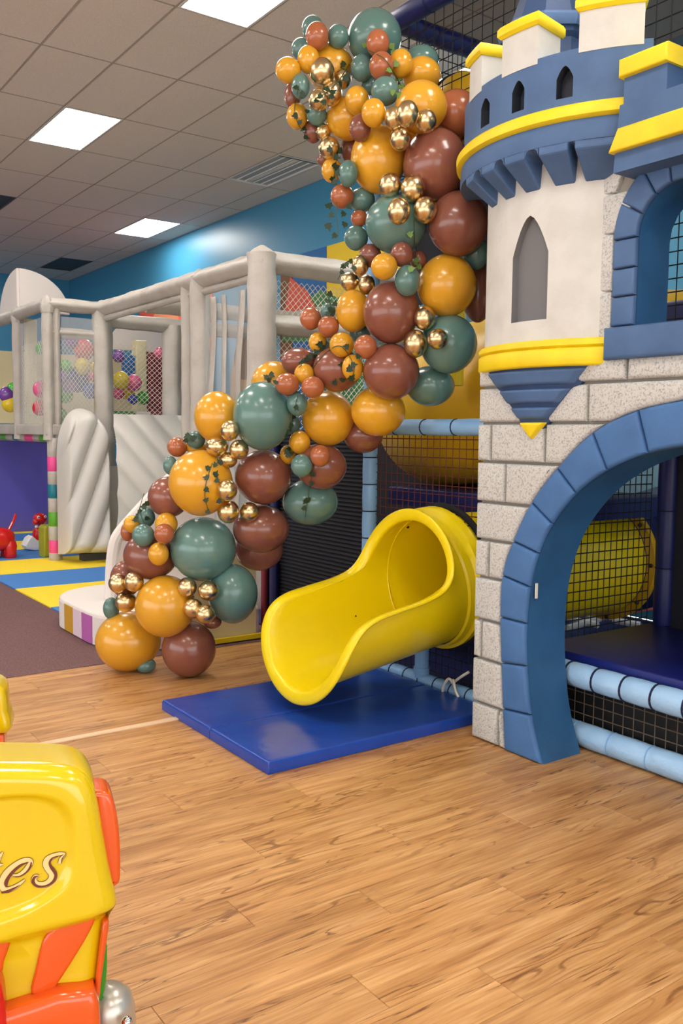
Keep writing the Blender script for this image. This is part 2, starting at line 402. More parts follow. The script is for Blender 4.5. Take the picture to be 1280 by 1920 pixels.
# ---- walls
tag(MB().box((XW, -5, 0), (XW + .15, YB, H)).build('wall_right', 'blue_wall', None, 0), 'satin blue painted wall behind the play area', None, None, 'structure')
tag(MB().box((-7, YB, 0), (XW + .15, YB + .15, H)).build('wall_back', 'blue_wall', None, 0), 'satin blue painted far end wall', None, None, 'structure')
y0_, y1_, z0_, z1_ = WINL; m = MB()
for lo_, hi_ in (((-5), y0_), (y1_, YB)): m.box((-7.15, lo_, 0), (-7, hi_, H))
m.box((-7.15, y0_, 0), (-7, y1_, z0_)); m.box((-7.15, y0_, z1_), (-7, y1_, H))
tag(m.build('wall_left', 'far_wall', None, 0), 'pale wall on the left, outside the picture', None, None, 'structure')
x0_, x1_, z0_, z1_ = WINF; m = MB()
for lo_, hi_ in ((-7.15, x0_), (x1_, XW + .15)): m.box((lo_, -5.15, 0), (hi_, -5, H))
m.box((x0_, -5.15, 0), (x1_, -5, z0_)); m.box((x0_, -5.15, z1_), (x1_, -5, H))
tag(m.build('wall_front', 'far_wall', None, 0), 'pale wall behind the viewer', None, None, 'structure')
for nm, a0, a1, fn in (('fill_window_1', WINL[0], WINL[1], lambda a, z, d: (-7.08 + d, a, z)), ('fill_window_2', WINF[0], WINF[1], lambda a, z, d: (a, -5.08 + d, z))):  # windows added out of view to brighten the room
    e = empty(nm, fn((a0 + a1) / 2, .5, 0), 'wide window added outside the picture to let in fill daylight', None, None, 'structure')
    k = 6
    for i in range(k + 1):
        c = a0 + (a1 - a0) * i / k; MB().prism([(c - .03, .5), (c + .03, .5), (c + .03, 3.5), (c - .03, 3.5)], fn, -.03, .03).build('mullion', 'dark_grey', e, 0)
        if i < k: MB().prism([(c + .03, .52), (c + (a1 - a0) / k - .03, .52), (c + (a1 - a0) / k - .03, 3.48), (c + .03, 3.48)], fn, -.003, .003).build('pane', 'pane', e, 0)
# ---- ceiling: slab, single tiles in a T-bar grid
ce = MB().box((-7.15, -5.15, H + 0.025), (XW + .15, YB + .15, H + 0.1)).build('ceiling', 'ceiling_tile', None, 0); tag(ce, 'suspended ceiling of pale mineral tiles', None, None, 'structure')
def gx(i): return GX0 + GA * i
def gy(j): return GY0 + GB * j
lit = {(1, -1), (1, 2), (5, 5), (5, -1), (1, -4), (5, -4), (-3, -1), (-3, -4), (-3, 2), (-7, -1), (-7, 2), (1, -7), (-3, -7), (5, -7), (-7, -4), (-3, 5), (-7, 5), (1, 8)}
off = {(5, 2), (1, 5), (5, 8)}
tile0 = None
tm = MB().pillow([(-GA / 2 + .006, -GB / 2 + .006), (GA / 2 - .006, -GB / 2 + .006), (GA / 2 - .006, GB / 2 - .006), (-GA / 2 + .006, GB / 2 - .006)], lambda a, b, d: (a, b, -d), -0.015, 0.002, 0.004, 0, 1)
for i in range(-6, 7):
    for j in range(-5, 10):
        if (i, j) in lit or (i, j) in off: continue
        if i == 6:
            m2 = MB().box((gx(6) + .006, gy(j) + .006, H - .002), (XW - .004, gy(j + 1) - .006, H + .015)); m2.build('ceiling_tile', 'ceiling_tile', ce, 0); continue
        if tile0 is None: tile0 = tm.build('ceiling_tile', 'ceiling_tile', ce, 0); t = tile0
        else:
            t = tile0.copy(); col.objects.link(t); t.parent = ce
        t.location = (gx(i) + GA / 2, gy(j) + GB / 2, H)
for i in range(-6, 8):
    xx = min(gx(i), XW - .006) if i < 7 else XW - .006
    MB().box((xx - .007, -3.2, H - .004), (xx + .007, YB - .01, H + .02)).build('grid_bar', 'ceiling_grid', ce, 0)
for j in range(-5, 11):
    MB().box((-1.3, gy(j) - .007, H - .0035), (XW - .004, gy(j) + .007, H + .02)).build('grid_bar', 'ceiling_grid', ce, 0)
LL = {(1, -1): 'lit white ceiling light panel cut by the top edge of the picture', (1, 2): 'brightly lit ceiling light panel at the upper left, wholly in view',
      (5, 5): 'small lit ceiling light panel nearest the blue wall'}
LO = {(5, 2): 'unlit ceiling light fixture with its tubes bare, beside the balloon garland', (1, 5): 'unlit ceiling light fixture at the left edge of the picture', (5, 8): 'dark unlit ceiling light fixture in the far corner by the blue wall'}
for (i, j) in sorted(lit):
    c = (gx(i) + GA / 2, gy(j) + GB / 2, H)
    e = empty('ceiling_light', c, LL.get((i, j), 'lit white ceiling light panel outside the picture'), 'ceiling light', 'lit ceiling light panels')
    a, b = GA / 2 - .008, GB / 2 - .008; m = MB()
    for (x0, y0, x1, y1) in ((-a, -b, a, -b + .02), (-a, b - .02, a, b), (-a, -b + .02, -a + .02, b - .02), (a - .02, -b + .02, a, b - .02)):
        m.box((c[0] + x0, c[1] + y0, H - .008), (c[0] + x1, c[1] + y1, H + .02))
    m.build('frame', 'lamp_frame', e, 0)
    MB().box((c[0] - a + .02, c[1] - b + .02, H - .004), (c[0] + a - .02, c[1] + b - .02, H + .015)).build('diffuser', 'lamp', e, 0)
for (i, j) in sorted(off):
    c = (gx(i) + GA / 2, gy(j) + GB / 2, H)
    e = empty('ceiling_light', c, LO[(i, j)], 'ceiling light', 'unlit ceiling light fixtures')
    a, b = GA / 2 - .008, GB / 2 - .008; m = MB()
    for (x0, y0, x1, y1) in ((-a, -b, a, -b + .02), (-a, b - .02, a, b), (-a, -b + .02, -a + .02, b - .02), (a - .02, -b + .02, a, b - .02)):
        m.box((c[0] + x0, c[1] + y0, H - .008), (c[0] + x1, c[1] + y1, H + .02))
    m.build('frame', 'lamp_frame' if i == 5 and j == 2 else 'dark_grey', e, 0)
    MB().box((c[0] - a + .02, c[1] - b + .02, H + .012), (c[0] + a - .02, c[1] + b - .02, H + .02)).build('reflector_pan', 'lamp_off' if j == 2 else 'dark_grey', e, 0)
    if j == 2:
        for sx in (-.17, -.06, .06, .17):
            MB().tube([(c[0] + sx, c[1] - b + .05, H + .003), (c[0] + sx, c[1] + b - .05, H + .003)], .008, 8).build('lamp_tube', 'lamp_frame', e)
        MB().pillow([(c[0] - .03, c[1] - b + .04), (c[0] + .03, c[1] - b + .04), (c[0] + .03, c[1] + b - .04), (c[0] - .03, c[1] + b - .04)], lambda p, q, d: (p, q, H + .012 - d), 0, .012, .005).build('ballast_cover', 'lamp_frame', e)
        MB().box((c[0] - a + .022, c[1] - b + .022, H - .003), (c[0] + a - .022, c[1] - b + .06, H + .01)).build('end_plate', 'dark_grey', e, 0)
# ---- mural along the blue wall (flat painted panels)
mu = empty('wall_mural', (XW - .01, 10.5, 0.3), 'colourful painted cartoon mural panels along the blue wall', 'mural')
def mpanel(name, pts, m, th=.012):
    P = [onx(u, v, XW - .012) for u, v in pts]
    MB().prism([(q.y, q.z) for q in P], lambda a, b, d: (XW - .002 - d, a, b), 0, th).build(name, m, mu, 0)
def mrect(name, y0, y1, z0, z1, m, th=.01): MB().box((XW - .002 - th, y0, z0), (XW - .002, y1, z1)).build(name, m, mu, 0)
mrect('mural_panel', 9.19, 9.95, 1.2, 3.78, 'm_blue'); mrect('mural_panel', 7.6, 9.18, 2.9, 3.78, 'm_yellow'); mrect('mural_panel', 9.96, 10.25, 1.2, 3.76, 'm_brown')
mrect('mural_panel', 12.2, 14.95, 2.55, 3.7, 'm_red'); mrect('mural_panel', 12.2, 14.95, 1.3, 2.54, 'm_peach'); mrect('mural_panel', 10.26, 12.19, 1.2, 3.3, 'm_sky')
mrect('mural_panel', 7.6, 9.18, 1.2, 2.89, 'm_green')
def disc(name, y, z, ry, rz, m, d=.018):
    MB().prism([(y + ry * cos(t * pi / 12), z + rz * sin(t * pi / 12)) for t in range(24)], lambda a, b, q: (XW - .002 - q, a, b), .01, d).build(name, m, mu, 0)
disc('mural_shape', 13.9, 3.25, .55, .32, 'm_peach'); disc('mural_shape', 11.2, 2.1, .42, .75, 'm_tan'); disc('mural_shape', 11.2, 2.55, .3, .3, 'm_brown', .022)
star = [(12.95 + (.28 if k % 2 == 0 else .12) * sin(k * pi / 5), 3.42 + (.28 if k % 2 == 0 else .12) * cos(k * pi / 5)) for k in range(10)]
MB().prism(star, lambda a, b, q: (XW - .002 - q, a, b), .01, .02).build('mural_star', 'm_yellow', mu, 0)
mpanel('mural_shape', [(575, 545), (545, 520), (535, 585), (560, 600), (600, 590)], 'm_red', .02); mpanel('mural_shape', [(530, 585), (600, 545), (640, 560), (640, 640), (530, 640)], 'm_green', .016)
# ================================================================== THE CASTLE FRONT
CX = 3.09; CB = 3.33                   # face plane and back of the foam panel
YM = 2.0                               # axis of the arch
castle = empty('castle_facade', (3.2, YM, 0), 'moulded foam castle front with grey stone blocks, blue arch and round turret', 'castle')
def cpl(a, b, d): return (CX - d, a, b)           # face coordinates: y, z, distance in front of the face
def cp2(u, v, x=CX):
    q = onx(u, v, x); return (q.y, q.z)
# arch lines, from the floor up to the crown (left half), then mirrored
J_out = [(952, 1406), (948.6, 1327), (946, 1241), (944, 1156), (948, 1078), (968, 1014), (1003, 941), (1051, 877), (1118, 810), (1203, 768), (1292, 748)]
J_in = [(1022, 1431), (1001, 1339), (993, 1247), (993, 1168), (1000, 1100), (1016, 1037), (1042, 982), (1087, 925), (1145, 882), (1222, 850), (1300, 836)]
Jo = [cp2(*p) for p in J_out]; Ji = [cp2(*p) for p in J_in]
Jo[0] = (Jo[0][0], 0.0); Ji[0] = (Ji[0][0], 0.0); Jo[-1] = (YM, Jo[-1][1] + .004); Ji[-1] = (YM, Ji[-1][1] + .003)
inner = smoothpath(Ji, 4); outer = smoothpath(Jo, 4)
innerL = [p for p in inner if p[0] > YM + .01]
mir = lambda p: (2 * YM - p[0], p[1])
arch_in = innerL + [(YM, max(p[1] for p in innerL) + .004)] + [mir(p) for p in reversed(innerL)]
YL = 3.150; YR = 2 * YM - YL; ZS = 1.83
# backing body (mortar), below the window sill
body = [(YL, 0.0), (YL, ZS), (YR, ZS), (YR, 0.0)] + [mir((p[0] + .006, p[1])) for p in innerL] + [(YM, arch_in[len(innerL)][1] + .01)] + [(p[0] + .006, p[1]) for p in reversed(innerL)]
MB().prism(body, cpl, -(CB - CX), 0.0).build('backing_panel', 'mortar', castle, 0)
# blue reveal of the arch
m = MB(); A = arch_in
V = [cpl(a, b, .012) for a, b in A] + [cpl(a, b, -(CB - CX) - .005) for a, b in A]; n = len(A)
m.add(V, [(i, i + 1, n + i + 1, n + i) for i in range(n - 1)])
A2 = [(a + (.012 if a > YM else -.012), b + (.012 if b > 1.2 else 0)) for a, b in A]
V = [cpl(a, b, -(CB - CX) - .005) for a, b in A] + [cpl(a, b, -(CB - CX) - .005) for a, b in A2]; m.add(V, [(i, i + 1, n + i + 1, n + i) for i in range(n - 1)])
m.build('arch_reveal', 'castle_blue_deep', castle)
# blue arch stones
for k in range(len(Jo) - 1):
    s0, s1 = k * 4, (k + 1) * 4
    poly = outer[s0:s1 + 1] + list(reversed(inner[s0:s1 + 1]))
    for half in (0, 1):
        P = poly if half == 0 else [mir(p) for p in poly]
        MB().pillow(inset(P, .003), cpl, -.02, .034, .016).build('arch_stone', 'castle_blue', castle)
tg = onx(1003, 1108, CX)
MB().box((CX + .0, Ji[4][0] - .016, tg.z - .035), (CX + .012, Ji[4][0] - .010, tg.z + .035)).build('sticker_tag', 'strap_white', castle, 0)['label'] = 'small white tag stuck on the blue arch'
# grey stone courses on the pier and above the arch
zc_ = [cp2(892, 1380)[1], cp2(893, 1312)[1], cp2(895, 1230)[1], cp2(897, 1158)[1], cp2(899, 1079)[1], cp2(901, 1010)[1], cp2(903, 940)[1], cp2(904, 865)[1], cp2(906, 794)[1], cp2(907, 728)[1], 1.83]
zc_[0] = 0.0
def outer_y(z):
    """left arch line (its outer edge) at height z; None above the crown"""
    for i in range(len(outer) - 1):
        if outer[i][1] <= z <= outer[i + 1][1]:
            t = (z - outer[i][1]) / max(outer[i + 1][1] - outer[i][1], 1e-6); return outer[i][0] + (outer[i + 1][0] - outer[i][0]) * t
    return None
jx = {0: [940], 1: [], 2: [908], 3: [], 4: [922], 5: [], 6: [953], 7: [926, 1027], 8: [1108], 9: [1000, 1181]}
def course_poly(z0, z1, ya, yb):
    """block from ya (left, larger y) down to yb, or to the arch"""
    o0, o1 = outer_y(z0 + .004), outer_y(z1 - .004)
    P = [(ya, z0), (ya, z1)]
    def lim(z, o): return max(yb, (o if o is not None else yb))
    rim = []
    for t in range(0, 7):
        z = z1 + (z0 - z1) * t / 6; o = outer_y(min(max(z, outer[0][1] + .001), outer[-1][1])) if z < outer[-1][1] else None
        q = max(yb, o) if o is not None else yb
        rim.append((q, z))
    if all(abs(r[0] - yb) < 1e-6 for r in rim): rim = [rim[0], rim[-1]]
    return P + rim
for k in range(len(zc_) - 1):
    z0, z1 = zc_[k] + .006, zc_[k + 1] - .006
    zm = (z0 + z1) / 2
    pxy = {i: cp2(u, 900)[0] for i, u in enumerate(jx[k])}
    # joints are read off in the picture at the course's own height
    js = []
    for u in jx[k]:
        best = None
        for v in range(650, 1420, 4):
            q = cp2(u, v)
            if best is None or abs(q[1] - zm) < abs(best[1] - zm): best = q
        js.append(best[0])
    edges = [YL + .012] + sorted(js, reverse=True) + [YM]
    for e in range(len(edges) - 1):
        ya, yb = edges[e] - (.006 if e else 0), edges[e + 1] + .006
        omin = min([outer_y(z) for z in (z0, z1, zm) if outer_y(z) is not None] or [0])
        P = course_poly(z0, z1, ya, yb)
        if ya - max(p[0] for p in P[2:]) < .015 and ya - min(p[0] for p in P[2:]) < .03: continue
        # drop a rim that swallows the block
        P = [(min(a, ya - .002) if i > 1 else a, b) for i, (a, b) in enumerate(P)]
        for half in (0, 1):
            Q = P if half == 0 else [mir(p) for p in P]
            MB().pillow(Q, cpl, -.03, .03 + .004 * random.random(), .020).build('stone_block', 'stone', castle)
# narrow return of the pier (left side)
for k in range(len(zc_) - 1):
    z0, z1 = zc_[k] + .004, zc_[k + 1] - .004
    MB().pillow([(CX + .004, z0), (CX + .225, z0), (CX + .225, z1), (CX + .004, z1)], lambda a, b, d: (a, YL + d, b), -.02, .012, .008).build('stone_block', 'stone', castle)

# ---------------- upper wall with the round-headed window
wl = cp2(1195, 610)[0]; wz0 = cp2(1195, 610)[1]
fo_l = cp2(1151, 610)[0]
wr = wl - .36; wc = (wl + wr) / 2; RI = (wl - wr) / 2; zsp = cp2(1200, 445)[1]
RO = RI + (fo_l - wl)
ZT = 2.78
def win_arc(R, n=10): return [(wc + R * cos(t * pi / n), zsp + R * sin(t * pi / n)) for t in range(n + 1)]    # from left to right
up = MB()
up.prism([(YL, ZS - .01), (YL, ZT), (wl + .005, ZT), (wl + .005, ZS - .01)], cpl, -.185, 0)
up.prism([(wr - .005, ZS - .01), (wr - .005, ZT), (YR, ZT), (YR, ZS - .01)], cpl, -.185, 0)
arc = win_arc(RI)
up.prism([(wl + .005, ZT)] + win_arc(RI + .005) + [(wr - .005, ZT)], cpl, -.185, 0); up.prism([(wl, ZS - .01), (wl, wz0 - .005), (wr, wz0 - .005), (wr, ZS - .01)], cpl, -.185, 0)
up.build('upper_panel', 'mortar', castle, 0)
m = MB(); A = [(wl, wz0)] + arc + [(wr, wz0)]; n = len(A)
m.add([cpl(a, b, .012) for a, b in A] + [cpl(a, b, -.19) for a, b in A], [(i, i + 1, n + i + 1, n + i) for i in range(n - 1)]); m.build('window_reveal', 'castle_blue_deep', castle)
# window frame stones
hz = [wz0, cp2(1152, 560)[1], cp2(1155, 508)[1], cp2(1160, 452)[1]]; hz[3] = zsp
for i in range(3):
    for sgn in (1, -1):
        P = [(wc + sgn * RI, hz[i]), (wc + sgn * RO, hz[i]), (wc + sgn * RO, hz[i + 1]), (wc + sgn * RI, hz[i + 1])]
        MB().pillow(inset(P, .0025), cpl, -.02, .032, .012).build('window_stone', 'castle_steel', castle)
ang = [0, 28, 56, 80, 100, 124, 152, 180]
for i in range(len(ang) - 1):
    P = [(wc + RO * cos(radians(ang[i] + (ang[i + 1] - ang[i]) * t / 4)), zsp + RO * 1.05 * sin(radians(ang[i] + (ang[i + 1] - ang[i]) * t / 4))) for t in range(5)]
    Q = [(wc + RI * cos(radians(ang[i] + (ang[i + 1] - ang[i]) * t / 4)), zsp + RI * sin(radians(ang[i] + (ang[i + 1] - ang[i]) * t / 4))) for t in range(5)]
    MB().pillow(inset(P + list(reversed(Q)), .0025), cpl, -.02, .034, .012).build('window_stone', 'castle_steel', castle)
sl = cp2(1146, 640)
MB().pillow([(sl[0], ZS - .015), (YR + .4, ZS - .015), (YR + .4, wz0 - .004), (sl[0], wz0 - .004)], cpl, -.02, .06, .016).build('window_sill', 'castle_steel', castle)
# stones between turret and window frame
zz = [ZS, cp2(1140, 637)[1], cp2(1143, 548)[1], cp2(1148, 441)[1], cp2(1152, 365)[1], ZT - .02]
for i in range(len(zz) - 1):
    for (ya, yb) in ((2.47, wc + RO + .004), (wc - RO - .004, YR)):
        zt = zz[i + 1]
        if i >= 3:   # beside the round head the blocks reach further in
            yb2 = wc + RO * .55 if ya > wc else yb
            P = [(ya, zz[i] + .003), (yb, zz[i] + .003), (yb2 if ya > wc else yb, zt - .003), (ya, zt - .003)] if ya > wc else [(ya - .1, zz[i] + .003), (yb, zz[i] + .003), (yb, zt - .003), (ya, zt - .003)]
        else: P = [(ya, zz[i] + .003), (yb, zz[i] + .003), (yb, zt - .003), (ya, zt - .003)]
        MB().pillow(P, cpl, -.02, .024, .01).build('stone_block', 'stone', castle)

# ---------------- round turret
TS = .12; TH = .365; TYC = 2.792
TR = (TH * TH + TS * TS) / (2 * TS); TXC = CX - TS + TR
tA = math.asin(TH / TR)
def curved(name, m_, xc, yc, r, a0, a1, z0, z1, wins=(), n=60, back=None, r1=None, parent=castle):
    """upright curved sheet from angle a0 to a1 with pointed windows: wins = (aL, aR, zlow, zshoulder, ztip, depth, colour)"""
    m = MB(); mrev = MB(); cuts = set(a0 + (a1 - a0) * i / n for i in range(n + 1))
    for wdw in wins:
        cuts |= {wdw[0], wdw[1], (wdw[0] + wdw[1]) / 2}
        cuts |= {wdw[0] + (wdw[1] - wdw[0]) * t / 8 for t in range(9)}
    cuts = sorted(cuts)
    def R(z): return r if r1 is None else r + (r1 - r) * (z - z0) / (z1 - z0)
    def P(a, z, d=0): return (xc - (R(z) + d) * cos(a), yc + (R(z) + d) * sin(a), z)
    def top(wdw, a):
        c, h = (wdw[0] + wdw[1]) / 2, (wdw[1] - wdw[0]) / 2; t = min(abs(a - c) / h, 1); return wdw[3] + (wdw[4] - wdw[3]) * (1 - t ** 1.7)
    for i in range(len(cuts) - 1):
        a, b = cuts[i], cuts[i + 1]
        if b - a < 1e-9: continue
        wd = None
        for q in wins:
            if a >= q[0] - 1e-9 and b <= q[1] + 1e-9: wd = q
        if wd is None: m.add([P(a, z0), P(b, z0), P(b, z1), P(a, z1)], [(0, 1, 2, 3)])
        else:
            m.add([P(a, z0), P(b, z0), P(b, wd[2]), P(a, wd[2])], [(0, 1, 2, 3)])
            ta, tb = top(wd, a), top(wd, b)
            m.add([P(a, ta), P(b, tb), P(b, z1), P(a, z1)], [(0, 1, 2, 3)])
            mrev.add([P(a, ta), P(b, tb), P(b, tb, -wd[5]), P(a, ta, -wd[5])], [(0, 1, 2, 3)]); mrev.add([P(a, wd[2]), P(b, wd[2]), P(b, wd[2], -wd[5]), P(a, wd[2], -wd[5])], [(0, 1, 2, 3)])
    for wd in wins:
        for a in (wd[0], wd[1]): mrev.add([P(a, wd[2]), P(a, wd[3]), P(a, wd[3], -wd[5]), P(a, wd[2], -wd[5])], [(0, 1, 2, 3)])
    if back:
        for a in (a0, a1): m.add([P(a, z0), P(a, z1), P(a, z1, -back), P(a, z0, -back)], [(0, 1, 2, 3)])
        for z in (z0, z1):
            m.add([P(c, z) for c in cuts] + [P(c, z, -back) for c in cuts], [(i, i + 1, len(cuts) + i + 1, len(cuts) + i) for i in range(len(cuts) - 1)])
    o = m.build(name, m_, parent, 40)
    if wins: mrev.build('window_reveal', wins[0][6], parent, 0)
    for wd in wins:
        w_ = MB(); cs = [wd[0] + (wd[1] - wd[0]) * t / 8 for t in range(9)]
        w_.add([P(c, wd[2] - .01, -wd[5] + .002) for c in cs] + [P(c, top(wd, c) + .01, -wd[5] + .002) for c in cs], [(i, i + 1, 10 + i, 9 + i) for i in range(8)])
        w_.build('window_back', wd[6], parent, 0)
    return o
tz0 = 1.90; tz1 = 2.74
a_l, z_l = oncyl(958, 604, TXC, TYC, TR); a_r, z_r = oncyl(1024, 600, TXC, TYC, TR); a_t, z_t = oncyl(996, 404, TXC, TYC, TR); _, z_s = oncyl(960, 485, TXC, TYC, TR)
curved('turret_wall', 'plaster', TXC, TYC, TR, -tA, tA, tz0, tz1, [(a_r, a_l, (z_l + z_r) / 2, z_s, z_t, .035, 'window_grey')], 40, .05)
# yellow double band under the turret
def band(name, m_, xc, yc, r, a0, a1, prof, n=36):
    """profile (dr, z) swept round the turret"""
    m = MB(); k = len(prof); V = []
    for i in range(n + 1):
        a = a0 + (a1 - a0) * i / n
        for dr, z in prof: V.append((xc - (r + dr) * cos(a), yc + (r + dr) * sin(a), z))
    F = [(i * k + j, (i + 1) * k + j, (i + 1) * k + (j + 1) % k, i * k + (j + 1) % k) for i in range(n) for j in range(k)]
    F += [tuple(range(k)), tuple(reversed(range(n * k, n * k + k)))]
    m.add(V, F); return m.build(name, m_, castle, 50)
tB = tA + .03
band('turret_band', 'castle_yellow', TXC, TYC, TR, -tB, tB, [(-.08, 1.80), (.018, 1.80), (.026, 1.808), (.026, 1.868), (.018, 1.876), (-.08, 1.876)])
band('turret_band', 'castle_yellow', TXC, TYC, TR, -tB, tB, [(-.08, 1.877), (.014, 1.877), (.026, 1.886), (.026, 1.902), (.016, 1.914), (-.08, 1.914)])
# pointed pendant below the band: backing, three ridges, yellow tip
tl, tr_, tp = (3.115, 1.80), (2.475, 1.80), (2.806, 1.478)
def pend(a, b, d):
    t = (b - tp[1]) / (1.80 - tp[1]); hw = .325 * max(t, .02); u_ = max(-1, min(1, (a - 2.80) / hw)) if hw > 0 else 0
    return (CX - .03 - d - .085 * t * (1 - u_ * u_), a, b)
def tri_at(z):
    t = (z - tp[1]) / (1.80 - tp[1]); return (tp[0] + (tl[0] - tp[0]) * t, tp[0] + (tr_[0] - tp[0]) * t)
def trap(name, z0, z1, e, m_, d1):
    rd = .014
    def g(u, v):
        z = z0 + (z1 - z0) * v; L, R_ = tri_at(z); L -= e; R_ += e; a = L + (R_ - L) * u
        ed = min(u * (L - R_), (1 - u) * (L - R_), (z - z0), (z1 - z)); t = min(max(ed / rd, 0), 1)
        return pend(a, z, -.03 + (d1 + .03) * sqrt(1 - (1 - t) ** 2))
    us = 28; MB().grid(g, us, 12).build(name, m_, castle, 60)
L1, R1 = tri_at(1.80)
m = MB(); N = 16; V = [pend(L1 + (R1 - L1) * i / N, 1.80, -.012) for i in range(N + 1)] + [pend(tp[0], tp[1] + .002, -.004)] + [(CX + .01, L1, 1.8), (CX + .01, R1, 1.8), (CX + .01, tp[0], tp[1])]
m.add(V, [(i, i + 1, N + 1) for i in range(N)] + [(0, N + 1, N + 4, N + 2), (N, N + 3, N + 4, N + 1)]); m.build('pendant_back', 'castle_navy', castle)
trap('pendant_ridge', 1.722, 1.795, .02, 'castle_steel', .016); trap('pendant_ridge', 1.642, 1.712, .018, 'castle_steel', .016); trap('pendant_ridge', 1.574, 1.632, .014, 'castle_steel', .016)
trap('pendant_tip', 1.482, 1.566, .003, 'castle_yellow', .018)

# ---------------- crown of the turret
KX, KY, KR = 3.594, 2.786, .741
def kc(u, v, r=KR): return oncyl(u, v, KX, KY, r)
aR = kc(1176, 198)[0]; aLft = 1.02
zr = 2.80
wins = []
for (uL, vl, uR, vr, ut, vt, us, vs) in ((901, 240, 917, 233, 910, 184, 902, 205), (959, 213, 982, 205, 972, 151, 960, 175), (1042, 187, 1073, 181, 1060, 123, 1043, 150)):
    a1, z1 = kc(uL, vl); a0, z0 = kc(uR, vr); _, zt = kc(ut, vt); _, zs = kc(us, vs)
    wins.append((a0, a1, (z0 + z1) / 2, zs, zt, .055, 'castle_slot'))
ztop = (kc(942, 134.5)[1] + kc(1004, 115)[1] + kc(1083, 90)[1]) / 3
curved('crown_wall', 'castle_steel', KX, KY, KR, aR - .12, aLft, zr - .03, ztop, wins, 60, .16)
def kband(name, m_, prof, a0=None, a1=None, n=44): 
    return band(name, m_, KX, KY, KR, aR - .12 if a0 is None else a0, aLft if a1 is None else a1, prof, n)
kband('crown_ring', 'castle_yellow', [(-.1, zr - .032), (.02, zr - .032), (.034, zr - .022), (.036, zr + .012), (.024, zr + .026), (-.1, zr + .026)], aR - .01, aLft + .015)
kband('crown_base', 'castle_steel', [(-.14, zr - .115), (.012, zr - .115), (.016, zr - .10), (.012, zr - .033), (-.14, zr - .033)])
# corbels
corb = []
for (u, v, ub, vb, wd) in ((884, 298, 915, 372, .10), (917, 294, 944, 356, .10), (966, 284, 1000, 344, .115), (1038, 267, 1060, 331, .13), (1118, 257, 1128, 328, .17)):
    a, z = kc(u, v); ab, zb = oncyl(ub, vb, TXC, TYC, TR)
    ztop_, zbot = zr - .10, 2.555
    m = MB(); V = []
    h = wd / KR / 2; corb.append((a - h, a + h))
    for (aa, r_, z_) in ((a + h, KR + .012, ztop_), (a - h, KR + .012, ztop_), (a - h, KR + .012, ztop_ - .045), (a + h, KR + .012, ztop_ - .045)):
        V.append((KX - r_ * cos(aa), KY + r_ * sin(aa), z_))
    rb = KR - .115
    for aa in (a - h * .82, a + h * .82): V.append((KX - rb * cos(aa), KY + rb * sin(aa), zbot))
    ri = KR - .22
    for aa in (a - h * .8, a + h * .8): V.append((KX - ri * cos(aa), KY + ri * sin(aa), zbot))
    for aa in (a - h, a + h): V.append((KX - ri * cos(aa), KY + ri * sin(aa), ztop_))
    # 0 tl 1 tr 2 mr 3 ml 4 br 5 bl 6 ibr 7 ibl 8 itr 9 itl
    m.add(V, [(0, 1, 2, 3), (3, 2, 4, 5), (5, 4, 6, 7), (0, 3, 5, 7, 9), (1, 8, 6, 4, 2), (0, 9, 8, 1), (9, 7, 6, 8)])
    o = m.build('corbel', 'castle_steel', castle, 0)
    bv = o.modifiers.new('soft', 'BEVEL'); bv.width = .008; bv.segments = 2; bv.limit_method = 'ANGLE'
# round heads between the corbels
corb.sort()
for g in range(len(corb) - 1):
    g0, g1 = corb[g][1], corb[g + 1][0]
    if g1 - g0 < .02: continue
    m = MB(); N = 12; zt_ = zr - .104; hh = min((g1 - g0) * KR / 2, .06); V = []
    for i in range(N + 1):
        t = -1 + 2 * i / N; a = g0 + (g1 - g0) * i / N; zb_ = zt_ - .008 - hh * (1 - sqrt(max(1 - t * t, 0)))
        for r_ in (KR + .010, KR - .15): V += [(KX - r_ * cos(a), KY + r_ * sin(a), zt_), (KX - r_ * cos(a), KY + r_ * sin(a), zb_)]
    F = []
    for i in range(N):
        b = i * 4; F += [(b, b + 4, b + 5, b + 1), (b + 1, b + 5, b + 7, b + 3), (b + 2, b + 3, b + 7, b + 6)]
    m.add(V, F); m.build('corbel_arch', 'castle_steel', castle, 40)
band('corbel_back', 'castle_steel', KX, KY, KR - .15, aR - .1, aLft, [(-.08, 2.60), (.0, 2.60), (.06, zr - .09), (-.08, zr - .09)])
# merlons: curved block front, straight sides, yellow cap
def merlon(a0, a1, z0, z1, capz, dep=.17, m_='plaster', cap='castle_yellow', n=8):
    def P(a, d, z): return (KX - (KR + d) * cos(a), KY + (KR + d) * sin(a), z)
    o_ = .003
    A = [a0 + (a1 - a0) * i / n for i in range(n + 1)]
    def ringpts(d0, d1, z, ex): 
        e = ex / KR
        AA = [a0 - e + (a1 - a0 + 2 * e) * i / n for i in range(n + 1)]
        return [P(a, d1, z) for a in AA] + [P(a, -d0, z) for a in reversed(AA)]
    k = 2 * (n + 1)
    def solid(name, rings, mm):
        V = []; 
        for r_ in rings: V += r_
        F = [(i * k + j, i * k + (j + 1) % k, (i + 1) * k + (j + 1) % k, (i + 1) * k + j) for i in range(len(rings) - 1) for j in range(k)]
        F += [tuple(range(k)), tuple(reversed(range((len(rings) - 1) * k, len(rings) * k)))]
        MB().add(V, F).build(name, mm, castle, 40)
    solid('merlon', [ringpts(dep, o_, z0, 0), ringpts(dep, o_, z1, 0)], m_)
    solid('merlon_cap', [ringpts(dep + .015, .010, z1 - .002, .004), ringpts(dep + .022, .022, z1 + .01, .014), ringpts(dep + .022, .022, capz - .012, .014), ringpts(dep + .012, .012, capz, .006)], cap)
a1_, _ = kc(942, 120); a2_, _ = kc(1008, 100); a0_, _ = kc(903, 160)
